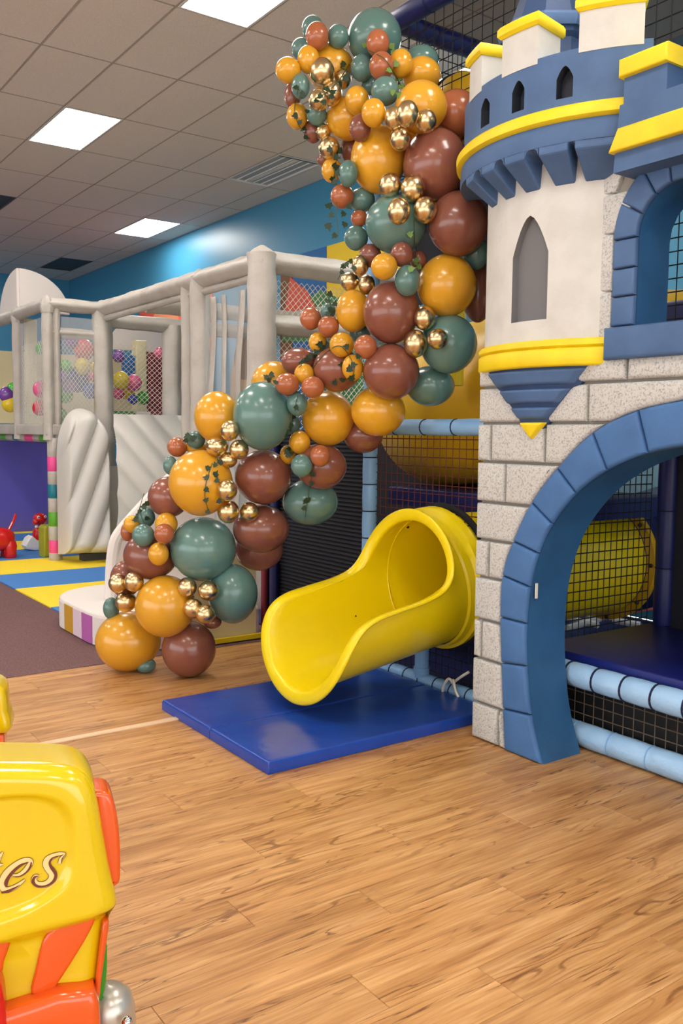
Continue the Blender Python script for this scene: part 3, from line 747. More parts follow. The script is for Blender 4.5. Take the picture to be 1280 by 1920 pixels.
_, zm2 = kc(1008, 46); _, zc2 = kc(1005, 24)
merlon(a2_, a1_, ztop - .02, zm2, zc2); merlon(a0_, a0_ + .2, ztop - .02, zm2, zc2)
a3r, _ = kc(1200, 70); a3l, _ = kc(1086, 60); _, zm3 = kc(1086, 22); 
merlon(a3r - .02, a3l, ztop - .02, zm2, zc2)
# walkway parapet to the right of the crown
PX = 2.955
def pp(a, b, d): return (PX - d, a, b)
q0 = cp2(1150, 300, PX); q1 = cp2(1165, 243, PX); qs = cp2(1147, 290, PX); qt = cp2(1170, 145, PX); qc = cp2(1170, 112, PX); qm = cp2(1253, 90, PX)
zso = cp2(1150, 325, PX)[1]
y0p = q0[0]; 
MB().prism([(y0p + .0, zso), (YR, zso), (YR, qt[1] - .10), (y0p - .02, qt[1] - .10)], pp, -(3.3 - PX), 0).build('parapet_wall', 'castle_steel', castle, 0)
zb0, zb1 = qs[1], q1[1]
MB().pillow([(qs[0], zb0), (YR, zb0), (YR, zb1), (q1[0] , zb1)], pp, -.01, .028, .008).build('parapet_band', 'castle_yellow', castle)
yy = q1[0]; wm = abs(cp2(1253, 130, PX)[0] - cp2(1172, 150, PX)[0])
for k in range(4):
    ya = yy - k * wm * 2.0; yb = ya - wm
    MB().box((PX + .006, yb, qt[1] - .1005), (PX + .12, ya, qt[1])).build('parapet_merlon', 'castle_steel', castle, 0)
    MB().pillow([(ya + .012, qt[1] - .002), (yb - .012, qt[1] - .002), (yb - .012, qc[1]), (ya + .012, qc[1])], pp, -.14, .02, .01).build('parapet_cap', 'castle_yellow', castle)
# slim blue turret behind the crown
c0 = depth(1030, 60, 4.35)
band_ = MB().lathe([(.20, 0), (.20, .18), (.22, .20), (.22, .23), (.16, .40), (.05, .72), (.0, .78)], 10, (c0.x, c0.y, c0.z - .28)); band_.build('back_turret', 'castle_navy', castle, 30)
MB().lathe([(.19, 0), (.19, 1.0)], 10, (c0.x, c0.y, c0.z - 1.25)).build('back_turret_drum', 'plaster', castle, 30)
MB().lathe([(.24, 0), (.25, .02), (.25, .045), (.24, .06)], 10, (c0.x, c0.y, c0.z - .06)).build('back_turret_ring', 'castle_steel', castle, 30)
# ================================================================== PLAY FRAME (blue padded pipes, nets, decks)
FX = 3.42
frame = empty('play_frame', (FX, 4.0, 0), 'indoor climbing frame of pale blue padded pipes with black netting', 'play frame')
def pipe(name, pts, r, m_, step=.16, ring='rope_navy', parent=frame, rr=.004, n=14):
    """padded pipe: short foam sleeves between the ties"""
    p = [Vector(q) for q in pts]
    o = None
    for i in range(len(p) - 1):
        L = (p[i + 1] - p[i]).length; d = (p[i + 1] - p[i]).normalized(); k = max(1, round(L / step)); m = MB()
        P = []; R = []
        for s in range(k):
            for t, q in ((0.0, .93), (.06, .985), (.5, 1.02), (.94, .985)):
                P.append(p[i] + d * (L * (s + t) / k)); R.append(r * q)
        P.append(p[i + 1]); R.append(r * .93)
        m.tube(P, R, n); o = m.build(name, m_, parent, 60)
        if ring:
            for s in range(1, k):
                c = p[i] + d * (L * s / k); q = MB(); a = d.orthogonal().normalized(); b = d.cross(a)
                q.tube([c + (a * cos(t * pi / 8) + b * sin(t * pi / 8)) * (r * .96) for t in range(16)], rr, 5, False, 0, True); q.build('rope_tie', ring, o)
    return o
def P3(x, y, z): return Vector((x, y, z))
pipe('post', [(FX, 4.49, 0.0), (FX, 4.49, 3.9)], .047, 'pipe_blue', .17)
pipe('beam', [(FX, 4.49, 1.545), (FX, 3.18, 1.545)], .047, 'pipe_blue', .26)
pipe('floor_pipe', [(FX, 4.49, .05), (FX, 3.14, .05)], .045, 'pipe_blue', .14)
pj = onx(790, 1280, FX)
MB().tube([(FX, pj.y, .04), (FX, pj.y, .30)], .043, 14).build('short_post', 'pipe_blue', frame, 60); MB().tube([(FX, pj.y, .09), (FX, pj.y, .13)], [.05, .05], 14).build('pipe_tee', 'pipe_blue', frame, 60)
pipe('low_rail', [(FX, 3.0, .345), (FX, .9, .345)], .06, 'pipe_pale', .165, 'rope_navy', frame, .006, 18)
pipe('floor_pipe', [(FX, 3.0, .06), (FX, .9, .06)], .058, 'pipe_pale', .20, 'pipe_blue', frame, .004, 18)
# white strap knotted on the floor pipe
ws = MB(); k0 = onx(850, 1283, FX - .05)
for pts in ([(0, .0, .0), (-.02, .02, .03), (-.03, .05, -.02), (-.025, .06, -.07)], [(0, 0, .0), (-.02, -.02, .03), (-.03, -.05, -.02), (-.03, -.075, -.05)], [(0, .0, .01), (.0, -.05, .05), (.02, -.10, .09)]):
    ws.tube(smoothpath([k0 + Vector(q) for q in pts], 6), .008, 6)
ws.build('tie_strap', 'strap_white', frame)['label'] = 'white strap knotted round the floor pipe'
# nets on the slide side
def fx(a, b): return (FX + .02, a, b)
net(fx, 3.20, 4.46, 23, 1.0, 1.53, 10, .0030).build('net', 'net_red', frame)
net(fx, 3.20, 4.46, 23, .06, 1.0, 17, .0024, lambda a, b: hypot(a - 3.83, b - .68) < .40, False, 3).build('net', 'net_black', frame)
# net in the low bay under the arch and in the arch itself
net(fx, .95, 3.0, 36, .10, .31, 4, .0028).build('net', 'net_brown', frame)
NX = 4.42; dz = .43
net(lambda a, b: (a, 3.135, b), 3.47, NX, 19, dz - .02, 1.75, 26, .0034).build('net', 'net_black', frame)
net(lambda a, b: (FX + .02, a, b), .9, 3.0, 36, 1.84, 2.7, 15, .003).build('net', 'net_black', frame)
MB().pillow([(.9, 1.83), (3.3, 1.83), (3.3, 2.28), (.9, 2.28)], lambda a, b, d: (4.6 - d, a, b), 0, .06, .02).build('padded_rail', 'navy', frame)
# deck pads
dz = .43
MB().pillow([(3.48, .9), (NX, .9), (NX, 3.12), (3.48, 3.12)], lambda a, b, d: (a, b, d), dz - .08, dz, .012).build('deck_pad', 'navy_pad', frame)
MB().box((3.50, .9, .08), (4.4, 3.10, dz - .08)).build('deck_underside', 'black', frame, 0)
u1 = onx(690, 925, 4.35)
MB().pillow([(3.9, 3.3), (4.9, 3.3), (4.9, 4.9), (3.9, 4.9)], lambda a, b, d: (a, b, d), 1.02, 1.14, .012).build('deck_pad', 'navy', frame)
MB().pillow([(3.5, .9), (4.5, .9), (4.5, 3.1), (3.5, 3.1)], lambda a, b, d: (a, b, d), 1.74, 1.82, .012).build('deck_pad', 'navy', frame)  # upper deck added to block light over the arch bay
# dark padded column seen through the arch; black sheets added for the shaded interior
cx_ = ony(1240, 1000, 3.08)
pipe('post', [(cx_.x, 3.05, dz), (cx_.x, 3.05, 1.74)], .055, 'navy', .3, 'rope_navy')
MB().box((4.45, .9, .08), (4.47, 3.03, 1.74)).build('shade_sheet', 'black_mesh', frame, 0)  # black sheet added to keep the bay behind the arch dark
MB().box((4.75, 4.45, .0), (4.77, 6.5, 1.75)).build('shade_sheet', 'black_mesh', frame, 0)  # black sheet standing in for the darkness behind the slide net
MB().box((3.5, 3.2, .002), (6.2, 6.5, .012)).build('shade_floor_sheet', 'navy', frame, 0)  # navy sheet added to darken the floor behind the net
MB().box((3.62, 3.10, 2.30), (3.64, 4.42, 3.3)).build('shade_sheet', 'black_mesh', frame, 0)  # black sheet standing in for the dark gap beside the turret
MB().box((3.55, 3.24, .0), (3.57, 3.26, .40)).build('kick_board', 'black', frame, 0)
pb = MB()
# light pipes lying on the floor behind the net
for (pa, pb_) in (((1062, 1178), (1150, 1152)), ((1065, 1160), (1120, 1172)), ((1150, 1163), (1200, 1172)), ((1100, 1160), (1155, 1156))):
    a = onz(*pa, .12); b = onz(*pb_, .12)
    MB().tube([a, b], .025, 8).build('floor_pipe', 'white', frame)
# black ribbed mesh wall left of the post
m = MB()
def ribs(u, v): 
    return (FX + .012 + .006 * sin(v * 110 * pi), 4.54 + (5.72 - 4.54) * u, .03 + 1.5 * v)
m.grid(ribs, 1, 900); m.build('mesh_wall', 'black_mesh', frame, 60)
pipe('post', [(FX, 5.74, 0), (FX, 5.74, 1.53)], .03, 'black', .4, None)
MB().tube([(FX - .03, 5.60, .0), (FX - .03, 5.60, 1.5)], .035, 12).build('post', 'navy', frame); MB().tube([(FX - .06, 5.69, .05), (FX - .06, 5.69, 1.6)], .026, 12).build('post', 'm_maroon', frame)
MB().tube([(FX - .07, 5.52, .0), (FX - .07, 5.52, .10)], [.03, .02], 10).build('foot', 'pipe_blue', frame)
# top of the frame
ZF = 3.92
pipe('top_beam', [(FX, 4.30, ZF), (FX, .9, ZF)], .06, 'navy', .3, 'rope_navy'); pipe('top_beam', [(FX, 4.30, ZF), (6.1, 4.30, ZF)], .06, 'navy', .3, 'rope_navy')
net(lambda a, b: (FX + .02, a, b), .9, 4.28, 44, 2.72, ZF - .05, 16, .0035).build('net', 'net_black', frame)
net(lambda a, b: (a, 4.30, b), 3.45, 6.1, 34, 2.6, ZF - .05, 17, .0035).build('net', 'net_black', frame)
MB().box((3.56, .9, ZF + .03), (6.2, 4.28, ZF + .04)).build('roof_mesh', 'roof_mesh', frame, 0)
yp = ony(866, 120, 4.05); MB().tube([(yp.x, 4.05, 1.8), (yp.x, 4.05, 3.62)], .05, 12).build('post', 'castle_yellow', frame)
# yellow dome window with black rim, high up behind the crown
dm = depth(872, 205, 5.2)
m = MB(); m.ball(dm, .20, 24, 14); m.build('bubble_dome', 'tube_yellow', frame)
m = MB(); m.tube([dm + Vector((-.05 * 0, .0, 0)) + CR * (.205 * cos(t * pi / 16)) + CU * (.205 * sin(t * pi / 16)) for t in range(32)], .018, 8, False, 0, True); m.build('dome_rim', 'black', frame)
# things glimpsed beyond the arch net
lb = ony(1210, 930, 4.1)
MB().box((lb.x - .1, 2.9, .3), (lb.x + .9, 4.6, 2.3)) if False else None
MB().box((6.05, 2.2, 1.0), (6.08, 5.2, 2.4)).build('lit_wall_panel', 'lit_wall_blue', frame, 0)  # pale panel, its colour standing in for light on the blue wall
q = ony(1200, 1125, 4.4)
MB().pillow([(q.x - .32, .12), (q.x + .4, .12), (q.x + .4, .75), (q.x + .15, .95)], lambda a, b, d: (a, 4.4 - d, b), 0, .12, .03).build('foam_ramp', 'coral', frame)

# ================================================================== BLUE FOLDING MAT
def zbox(name, x0, x1, y0, y1, z0, z1, e, m_, parent):
    return MB().pillow([(x0, y0), (x1, y0), (x1, y1), (x0, y1)], lambda a, b, d: (a, b, d), z0, z1, e).build(name, m_, parent, 60)
MZ = .058
ml, mf, mr_ = onz(300, 1318, MZ), onz(490, 1437, MZ), onz(890, 1355, MZ)
X0m, X1m, Y0m, Y1m = 1.965, 3.36, 3.29, 4.41
mtg = empty('landing_mat', (X0m + .6, Y0m + .5, 0), 'royal blue vinyl landing mat on the floor under the yellow slide', 'mat')
# soft panels with gently wrinkled tops
def mat_panel(ya, yb):
    N = 60; M_ = 24
    rs = random.Random(3)
    def top(u, v):
        x = X0m + (X1m - X0m) * u; y_ = ya + (yb - ya) * v
        e = min(u * (X1m - X0m), (1 - u) * (X1m - X0m), v * (yb - ya), (1 - v) * (yb - ya))
        rd = .012; z = MZ - (rd - sqrt(max(rd * rd - max(rd - e, 0) ** 2, 0)) if e < rd else 0)
        z += .0018 * sin(23 * x + 9 * y_) * sin(17 * y_ - 6 * x) * min(e / .05, 1)
        return (x, y_, z)
    m = MB()
    us = [0, .003, .006, .012] + [.02 + .96 * i / N for i in range(N + 1)] + [.988, .994, .997, 1]
    vs = [0, .005, .012, .025] + [.04 + .92 * i / M_ for i in range(M_ + 1)] + [.975, .988, .995, 1]
    V = [top(a, b) for a in us for b in vs]; nv = len(vs); nu = len(us)
    F = [(i * nv + j, (i + 1) * nv + j, (i + 1) * nv + j + 1, i * nv + j + 1) for i in range(nu - 1) for j in range(nv - 1)]
    b0 = len(V); ring = [i * nv for i in range(nu)] + [(nu - 1) * nv + j for j in range(1, nv)] + [i * nv + nv - 1 for i in range(nu - 2, -1, -1)] + [j for j in range(nv - 2, 0, -1)]
    V += [(V[i][0], V[i][1], .002) for i in ring]; k = len(ring)
    F += [(ring[i], ring[(i + 1) % k], b0 + (i + 1) % k, b0 + i) for i in range(k)]
    m.add(V, F); m.build('mat_panel', 'blue_vinyl', mtg, 60)
mat_panel(Y0m, (Y0m + Y1m) / 2 - .002); mat_panel((Y0m + Y1m) / 2 + .002, Y1m)
for yy_ in (Y0m - .001,): MB().tube([(X0m + .01, yy_ + .004, MZ * .62), (X1m - .3, yy_ + .004, MZ * .62)], .003, 5).build('seam_piping', 'blue_vinyl', mtg)
MB().tube([(X0m + .004, Y0m + .01, MZ * .62), (X0m + .004, Y1m - .01, MZ * .62)], .003, 5).build('seam_piping', 'blue_vinyl', mtg)

# ================================================================== YELLOW TUBE SLIDE
SY = 3.82; SR = .36
slide = empty('tube_slide', (2.9, SY, .06), 'bright yellow plastic tube slide with flared open mouth', 'slide')
def szc(x): return .55 + (min(x, 3.4) - 2.5) * .155
def SP(x, th, R=SR): return Vector((x, SY + R * sin(th), szc(x) - R * cos(th)))
E_ = [(2.445, 0), (2.45, 25), (2.46, 45), (2.475, 60), (2.505, 75), (2.56, 86), (2.65, 91), (2.80, 92), (2.96, 92.5), (3.09, 96), (3.165, 106), (3.20, 126), (3.215, 155), (3.22, 180)]
Es = smoothpath(E_, 6); T = len(Es) - 1
# profile across the rim: from inside the shell over the rolled flange and back along the outside
def mouth(sgn):
    m = MB(); rows = []
    for i, (x, th) in enumerate(Es):
        t = i / T; a = radians(th); row = []
        the = pi * t; xe = 3.40
        nS = 16
        # tangent/normal of the edge in the unrolled (x, theta) plane
        i0, i1 = max(i - 1, 0), min(i + 1, T)
        tx, tt = Es[i1][0] - Es[i0][0], radians(Es[i1][1] - Es[i0][1]) * SR; L = hypot(tx, tt) or 1
        nx, nt = -tt / L, tx / L          # points out of the sheet (towards the open side)
        ins = []
        for s in range(nS + 1):
            q = 1 - s / nS; q2 = q ** 1.0
            ins.append((x + (xe - x) * q2, a + (the - a) * q2))
        for (xx, aa) in ins[:-1]: row.append(SP(xx, sgn * aa))
        # rolled rim
        for off, dr in ((0, .001), (.006, .004), (.012, .010), (.018, .022), (.022, .040), (.022, .058), (.019, .067), (.012, .070), (.006, .066), (.004, .050), (.0, .030), (-.006, .018)):
            row.append(SP(x + nx * off, sgn * (a + nt * off / SR), SR + dr))
        for (xx, aa) in reversed(ins[:-1]): row.append(SP(xx, sgn * aa, SR + .012))
        rows.append(row)
    k = len(rows[0]); V = [p for r in rows for p in r]
    m.add(V, [(i * k + j, (i + 1) * k + j, (i + 1) * k + j + 1, i * k + j + 1) for i in range(T) for j in range(k - 1)])
    return m
mm = mouth(1); m2 = mouth(-1); mm.add(m2.v, m2.f)
chute = mm.build('chute', 'slide_yellow', slide, 0)
me = chute.data; bm = bmesh.new(); bm.from_mesh(me); bmesh.ops.remove_doubles(bm, verts=bm.verts, dist=.0015); bmesh.ops.recalc_face_normals(bm, faces=bm.faces); bm.to_mesh(me); bm.free()
me.polygons.foreach_set('use_smooth', [True] * len(me.polygons))
def tube_part(name, pts, r, m_, th=.012, n=40, parent=slide):
    m = MB(); m.tube(pts, r, n, False); m.tube(pts, [q + th for q in r] if isinstance(r, list) else r + th, n, False)
    return m.build(name, m_, parent, 60)
xs = [3.32 + i * .02 for i in range(9)] + [3.5 + .15 * i for i in range(10)]
tube_part('tube', [(x, SY, szc(x)) for x in xs], SR - .004, 'slide_yellow', .004)
# outer shoulder where the mouth is bolted to the tube
m = MB(); m.tube([(3.29, SY, szc(3.29)), (3.30, SY, szc(3.30)), (3.33, SY, szc(3.33)), (3.345, SY, szc(3.345)), (3.36, SY, szc(3.36)), (3.42, SY, szc(3.42))], [SR + .014, SR + .026, SR + .03, SR + .03, SR + .05, SR + .05], 48, False); m.build('shoulder', 'slide_yellow', slide, 40)
m = MB(); m.tube([(3.425, SY, szc(3.42)), (3.43, SY, szc(3.42)), (3.44, SY, szc(3.42)), (3.445, SY, szc(3.42))], [SR + .03, SR + .066, SR + .066, SR + .03], 48, False); m.build('flange', 'black', slide, 40)
# seam ring inside and bolts
m = MB(); m.tube([SP(3.325, 2 * pi * t / 48, SR - .003) for t in range(48)], .004, 6, False, 0, True); m.build('seam', 'slide_yellow', slide)
for (x, th) in ((3.24, 50), (3.37, 40), (3.05, 58), (3.37, 140), (3.37, -75)):
    p = SP(x, radians(th), SR - .004); MB().ball(p, .009 if x != 3.05 else .005, 10, 6).build('bolt', 'bolt', slide)
# continuing tubes behind the net
SZT = szc(4)
tube2 = empty('crawl_tube', (5.6, SY, .3), 'navy crawl tube bending away behind the castle arch', 'tube')
m = MB(); fxr = 4.86
m.tube([(fxr, SY, SZT), (fxr + .01, SY, SZT), (fxr + .05, SY, SZT), (fxr + .06, SY, SZT)], [SR, SR + .05, SR + .05, SR], 40, False); m.build('flange', 'tube_yellow', slide, 40)
for t in (20, 60, 100, -20, -60):
    MB().ball((fxr - .005, SY - (SR + .03) * sin(radians(t + 70)), SZT + (SR + .03) * cos(radians(t + 70))), .014, 8, 6).build('bolt', 'bolt', slide)
path = smoothpath([(fxr + .06, SY, SZT), (5.15, SY + .0, .70), (5.45, SY - .12, .78), (5.6, SY - .42, .9), (5.62, SY - .8, 1.0)], 6)
tube_part('tube', path, SR + .02, 'navy', .012, 36, tube2)
ut = empty('spiral_tube', (4.4, 4.4, 1.14), 'wide yellow spiral tube high behind the red net beside the castle', 'tube')
path = smoothpath([(5.3, 3.5, 1.92), (4.75, 3.72, 1.86), (4.38, 4.12, 1.76), (4.32, 4.62, 1.70), (4.6, 5.05, 1.66), (5.2, 5.2, 1.62)], 8)
tube_part('tube', path, .53, 'tube_yellow', .012, 40, ut)
# ================================================================== BALLOON GARLAND
# measured in three close views of the garland: (view, x, y, half width, half height, colour, layer, what tells it apart)
# layer: 0 main row, -1 behind, 1 in front; within a layer later ones lie in front
VIEW = {'A': (480, 0, 2.6667), 'B': (480, 440, 2.6667), 'C': (160, 660, 2.3704)}
BAL = [
# ---- main row of large balloons
('C', 190, 1285, 143, 133, 'm', 0, 'resting on the floor at the foot of the garland'),
('C', 460, 1320, 120, 125, 'b', 0, 'resting on the floor right of the lowest mustard one'),
('C', 655, 1075, 110, 133, 't', 0, 'nearest the lip of the yellow slide'),
('C', 290, 905, 120, 108, 'b', 0, 'on the left side just under a pale teal one'),
('C', 780, 785, 126, 108, 'b', 0, 'below the gold trio, above a shaded brown one'),
('C', 585, 290, 102, 115, 'm', 0, 'left of the big teal one, above a gold cluster'),
('C', 370, 645, 92, 92, 'b', 0, 'half hidden left of the ivy-striped mustard one'),
('C', 523, 876, 147, 143, 't', 0, 'fully in view low in the garland, biggest of its colour there'),
('C', 355, 1130, 133, 138, 'm', 0, 'just above the two resting on the floor'),
('C', 790, 556, 126, 122, 'b', 0, 'at mid garland below the biggest teal one'),
('C', 512, 582, 142, 147, 'm', 0, 'crossed by a hanging ivy strand'),
('C', 787, 285, 132, 153, 't', 0, 'at mid garland above a gold cluster, biggest of all teal'),
('B', 610, 882, 136, 126, 'm', 0, 'just above the pale blue beam, at the right side'),
('B', 405, 672, 122, 114, 'b', 0, 'with pale ivy leaves at its lower edge'),
('B', 360, 919, 132, 138, 'm', 0, 'fully in view right of the biggest teal one'),
('B', 215, 638, 92, 72, 'b', 0, 'left of the leafy brown one, behind a mustard ball'),
('B', 675, 686, 142, 140, 'b', 0, 'left of the gold trio near the yellow tube'),
('B', 962, 547, 143, 147, 't', 0, 'dark and shiny beside the castle pier, above the yellow tube'),
('B', 485, 382, 88, 106, 'm', 0, 'left of the large brown one at mid height'),
('B', 675, 390, 142, 155, 'b', 0, 'left of the large mustard one at mid height'),
('B', 953, 256, 148, 155, 'm', 0, 'beside the grey turret wall'),
('A', 1010, 1120, 151, 159, 'b', 0, 'touching the turret just below the blue corbels'),
('A', 700, 1120, 155, 146, 't', 0, 'behind the cluster of four gold ones, upper half'),
('A', 610, 800, 138, 165, 'm', 0, 'tall, left of the largest brown one'),
('A', 1000, 572, 116, 118, 'r', 0, 'partly hidden by the blue crown of the castle'),
('A', 825, 537, 130, 126, 'm', 0, 'near the top, right of the gold trio'),
('A', 897, 826, 163, 178, 'b', 0, 'largest of all, below the gold cluster near the castle crown'),
('A', 455, 595, 105, 105, 'm', 0, 'deep in the upper left, between gold pairs'),
('A', 825, 375, 98, 84, 'm', 0, 'upper right, behind another mustard one'),
('A', 592, 190, 135, 134, 't', 0, 'at the very top of the garland'),
('A', 370, 340, 117, 116, 'm', 0, 'upper left, behind a large gold ball'),
# ---- behind
('B', 870, 757, 122, 100, 't', -1, 'dark, in shade below the shiny teal one by the yellow tube'),
('B', 535, 1005, 100, 88, 'b', -1, 'in shade under two large mustard ones'),
('B', 325, 1160, 128, 116, 'b', -1, 'in shade above the lowest hanging green one'),
('C', 1000, 668, 124, 104, 't', -1, 'mossy green, hanging lowest in front of the black mesh wall'),
('C', 770, 880, 108, 92, 'b', -1, 'in deep shade under another brown one'),
('C', 178, 1010, 68, 84, 'b', -1, 'at the left edge behind a gold pair'),
('C', 115, 1140, 36, 50, 't', -1, 'peeping out at the left edge above the lowest mustard one'),
('C', 268, 1392, 45, 34, 't', -1, 'on the floor between the two lowest ones'),
('C', 565, 1200, 40, 30, 'b', -1, 'wedged under the gold cluster of four'),
('B', 88, 745, 112, 112, 'm', -1, 'showing only its top above the biggest teal one'),
('B', 1110, 290, 85, 148, 'b', -1, 'in shade between the mustard one and the turret'),
('B', 1100, 95, 70, 80, 't', -1, 'in shade between two large ones and the turret'),
('A', 1015, 725, 62, 62, 'm', -1, 'tucked beside the yellow ring of the crown'),
('A', 775, 715, 72, 72, 'm', -1, 'tucked behind the upper gold trio'),
('A', 825, 305, 88, 72, 't', -1, 'flat, behind the top right mustard one'),
('A', 612, 240, 110, 98, 'r', -1, 'behind a small rust one at the top'),
('A', 183, 478, 42, 66, 'b', -1, 'at the far left edge of the garland top'),
('A', 475, 745, 52, 76, 'b', -1, 'narrow, left of the tall mustard one'),
('A', 530, 1000, 64, 60, 't', -1, 'dim, beside the tall mustard one, with ivy'),
('A', 570, 430, 44, 44, 't', -1, 'dim, behind the pale teal one near the top'),
('A', 225, 245, 48, 52, 't', -1, 'second from the top at the left edge'),
('A', 340, 800, 34, 34, 'b', -1, 'peeping out above a small mustard one at the left'),
('B', 310, 540, 48, 52, 'm', -1, 'above the leafy gold spray, left of a mustard ball'),
('B', 185, 945, 38, 48, 't', -1, 'with dark ivy leaves beside the biggest teal one'),
('C', 490, 392, 42, 40, 't', -1, 'dim, at the left edge with dark leaves'),
('C', 497, 425, 52, 36, 'm', -1, 'flattened, at the left edge above the ivy-striped one'),
('C', 378, 505, 32, 42, 't', -1, 'half hidden at the left edge of the ivy-striped one'),
('C', 270, 735, 40, 46, 't', -1, 'with dark leaves at the left edge, lower third'),
('C', 208, 765, 38, 40, 'm', -1, 'behind dark leaves at the left edge, lower third'),
('C', 187, 800, 30, 42, 'r', -1, 'at the left edge beside the pale teal ball'),
('A', 283, 142, 54, 60, 't', -1, 'highest at the upper left corner'),
('A', 590, 380, 60, 60, 'r', -1, 'glimpsed between small teal and rust ones near the top'),
('A', 285, 655, 48, 60, 'b', -1, 'at the left edge below a teal ball near the top'),
('B', 360, 382, 38, 40, 't', -1, 'with dark leaves in front of the white play house net'),
('B', 520, 492, 54, 48, 't', -1, 'with a dark leaf, at mid garland'),
('B', 810, 125, 42, 48, 'b', -1, 'behind the pale teal ball at mid height'),
('B', 570, 105, 56, 58, 'b', -1, 'behind the mustard ball below the upper big teal one'),
# ---- small ones in front
('A', 410, 183, 53, 57, 't', 1, 'between two rust ones at the top left'),
('A', 305, 181, 58, 68, 'r', 1, 'top left, standing out against the ceiling'),
('A', 262, 298, 56, 68, 'm', 1, 'upper left, between teal and large mustard'),
('A', 160, 352, 64, 62, 'm', 1, 'farthest left of the upper garland'),
('A', 222, 432, 46, 62, 't', 1, 'dark, with ivy, below the farthest left mustard one'),
('A', 205, 582, 54, 63, 'm', 1, 'with dark leaves at the left edge near the top'),
('A', 303, 572, 52, 54, 't', 1, 'below the leafy gold pair near the top'),
('A', 530, 340, 59, 66, 't', 1, 'dark, left of the rust pair near the top'),
('A', 723, 318, 60, 70, 'm', 1, 'right of the rust pair near the top'),
('A', 608, 216, 58, 66, 'r', 1, 'front one against the topmost large teal one'),
('A', 627, 330, 62, 68, 'r', 1, 'with ivy at its right, second rust one from the top centre'),
('A', 645, 456, 71, 70, 't', 1, 'pale, with ivy at its right, near the top'),
('A', 520, 640, 55, 68, 'b', 1, 'left of the lower one of the mustard pair near the top'),
('A', 505, 503, 62, 70, 'm', 1, 'left one of the mustard pair near the top'),
('A', 587, 565, 61, 70, 'm', 1, 'right one of the mustard pair near the top'),
('A', 378, 852, 51, 60, 'm', 1, 'with dark ivy beside it, over the blue wall'),
('A', 460, 868, 50, 66, 't', 1, 'left of the tall mustard one'),
('A', 430, 982, 58, 60, 'r', 1, 'at the left edge above the free-hanging ivy'),
('A', 515, 1092, 42, 42, 'r', 1, 'at the left edge beside the upper big teal one'),
('A', 500, 1190, 60, 62, 't', 1, 'pale, at the left edge over the yellow mural panel'),
('B', 727, 98, 56, 62, 'b', 1, 'under the upper big teal one, right of a mustard ball'),
('B', 640, 160, 66, 66, 'm', 1, 'left of the hanging pale teal ball at mid height'),
('B', 756, 230, 64, 78, 't', 1, 'pale, egg-shaped, above the large brown one at mid height'),
('B', 273, 420, 55, 56, 'r', 1, 'farthest left in front of the white play house net'),
('B', 362, 460, 54, 55, 'r', 1, 'beside the farthest left one of the white play house net'),
('B', 428, 551, 62, 62, 'm', 1, 'with one dark leaf, upper of two at mid garland'),
('B', 547, 561, 58, 60, 'r', 1, 'right of the mustard ball with one dark leaf'),
('B', 483, 665, 54, 66, 'm', 1, 'laced with ivy, lower of two at mid garland'),
('B', 240, 697, 50, 53, 'm', 1, 'between two rust balls above a teal ball'),
('B', 155, 748, 61, 56, 'r', 1, 'left one of two flanking a mustard ball'),
('B', 283, 763, 58, 55, 'r', 1, 'right one of two flanking a mustard ball'),
('B', 205, 845, 53, 62, 't', 1, 'touching the biggest teal one at its right'),
('B', 158, 1100, 40, 48, 'm', 1, 'with dark leaves, left in the cluster under the biggest teal one'),
('B', 320, 1107, 51, 55, 'r', 1, 'right in the cluster above the mossy green one'),
('B', 218, 1038, 54, 58, 'm', 1, 'top of the cluster above the mossy green one'),
('B', 228, 1155, 55, 58, 't', 1, 'bottom of the cluster above the mossy green one'),
('C', 408, 423, 44, 44, 'r', 1, 'farthest left beside the white inflatable'),
('C', 360, 765, 50, 52, 'm', 1, 'above a rust ball in the lower left cluster'),
('C', 258, 815, 50, 50, 't', 1, 'pale, in the lower left cluster'),
('C', 350, 808, 44, 46, 'r', 1, 'in the lower left cluster beside the large teal one'),
('C', 325, 898, 46, 52, 'm', 1, 'lowest of the lower left cluster'),
# ---- gold chrome clusters
('A', 430, 395, 46, 50, 'g', 1, 'with ivy, right end of the upper left group'),
('A', 330, 358, 62, 66, 'g', 1, 'biggest of the upper left group'),
('A', 378, 468, 52, 62, 'g', 1, 'wrapped in ivy, middle of the upper left group'),
('A', 312, 500, 50, 52, 'g', 1, 'wrapped in ivy, lowest of the upper left group'),
('A', 335, 660, 39, 42, 'g', 1, 'upper one of a pair at the left edge'),
('A', 365, 740, 53, 56, 'g', 1, 'lower one of a pair at the left edge'),
('A', 690, 590, 50, 58, 'g', 1, 'left in the upper cluster of four'),
('A', 848, 605, 54, 58, 'g', 1, 'right in the upper cluster of four'),
('A', 758, 570, 57, 66, 'g', 1, 'top in the upper cluster of four'),
('A', 722, 695, 55, 58, 'g', 1, 'bottom in the upper cluster of four'),
('A', 668, 926, 56, 62, 'g', 1, 'top left of four on the upper big teal one'),
('A', 783, 945, 62, 68, 'g', 1, 'top right of four on the upper big teal one'),
('A', 713, 1056, 58, 66, 'g', 1, 'bottom left of four on the upper big teal one'),
('A', 845, 1050, 60, 66, 'g', 1, 'bottom right of four on the upper big teal one'),
('B', 520, 155, 43, 52, 'g', 1, 'top of three beside the yellow mural panel'),
('B', 468, 235, 47, 48, 'g', 1, 'left of three beside the white play house roof'),
('B', 553, 250, 42, 50, 'g', 1, 'right of three above the large brown one at mid height'),
('B', 908, 523, 52, 52, 'g', 1, 'right of three on the dark teal one'),
('B', 842, 418, 55, 61, 'g', 1, 'top of three near the dark teal one'),
('B', 797, 545, 60, 70, 'g', 1, 'lowest of three near the dark teal one'),
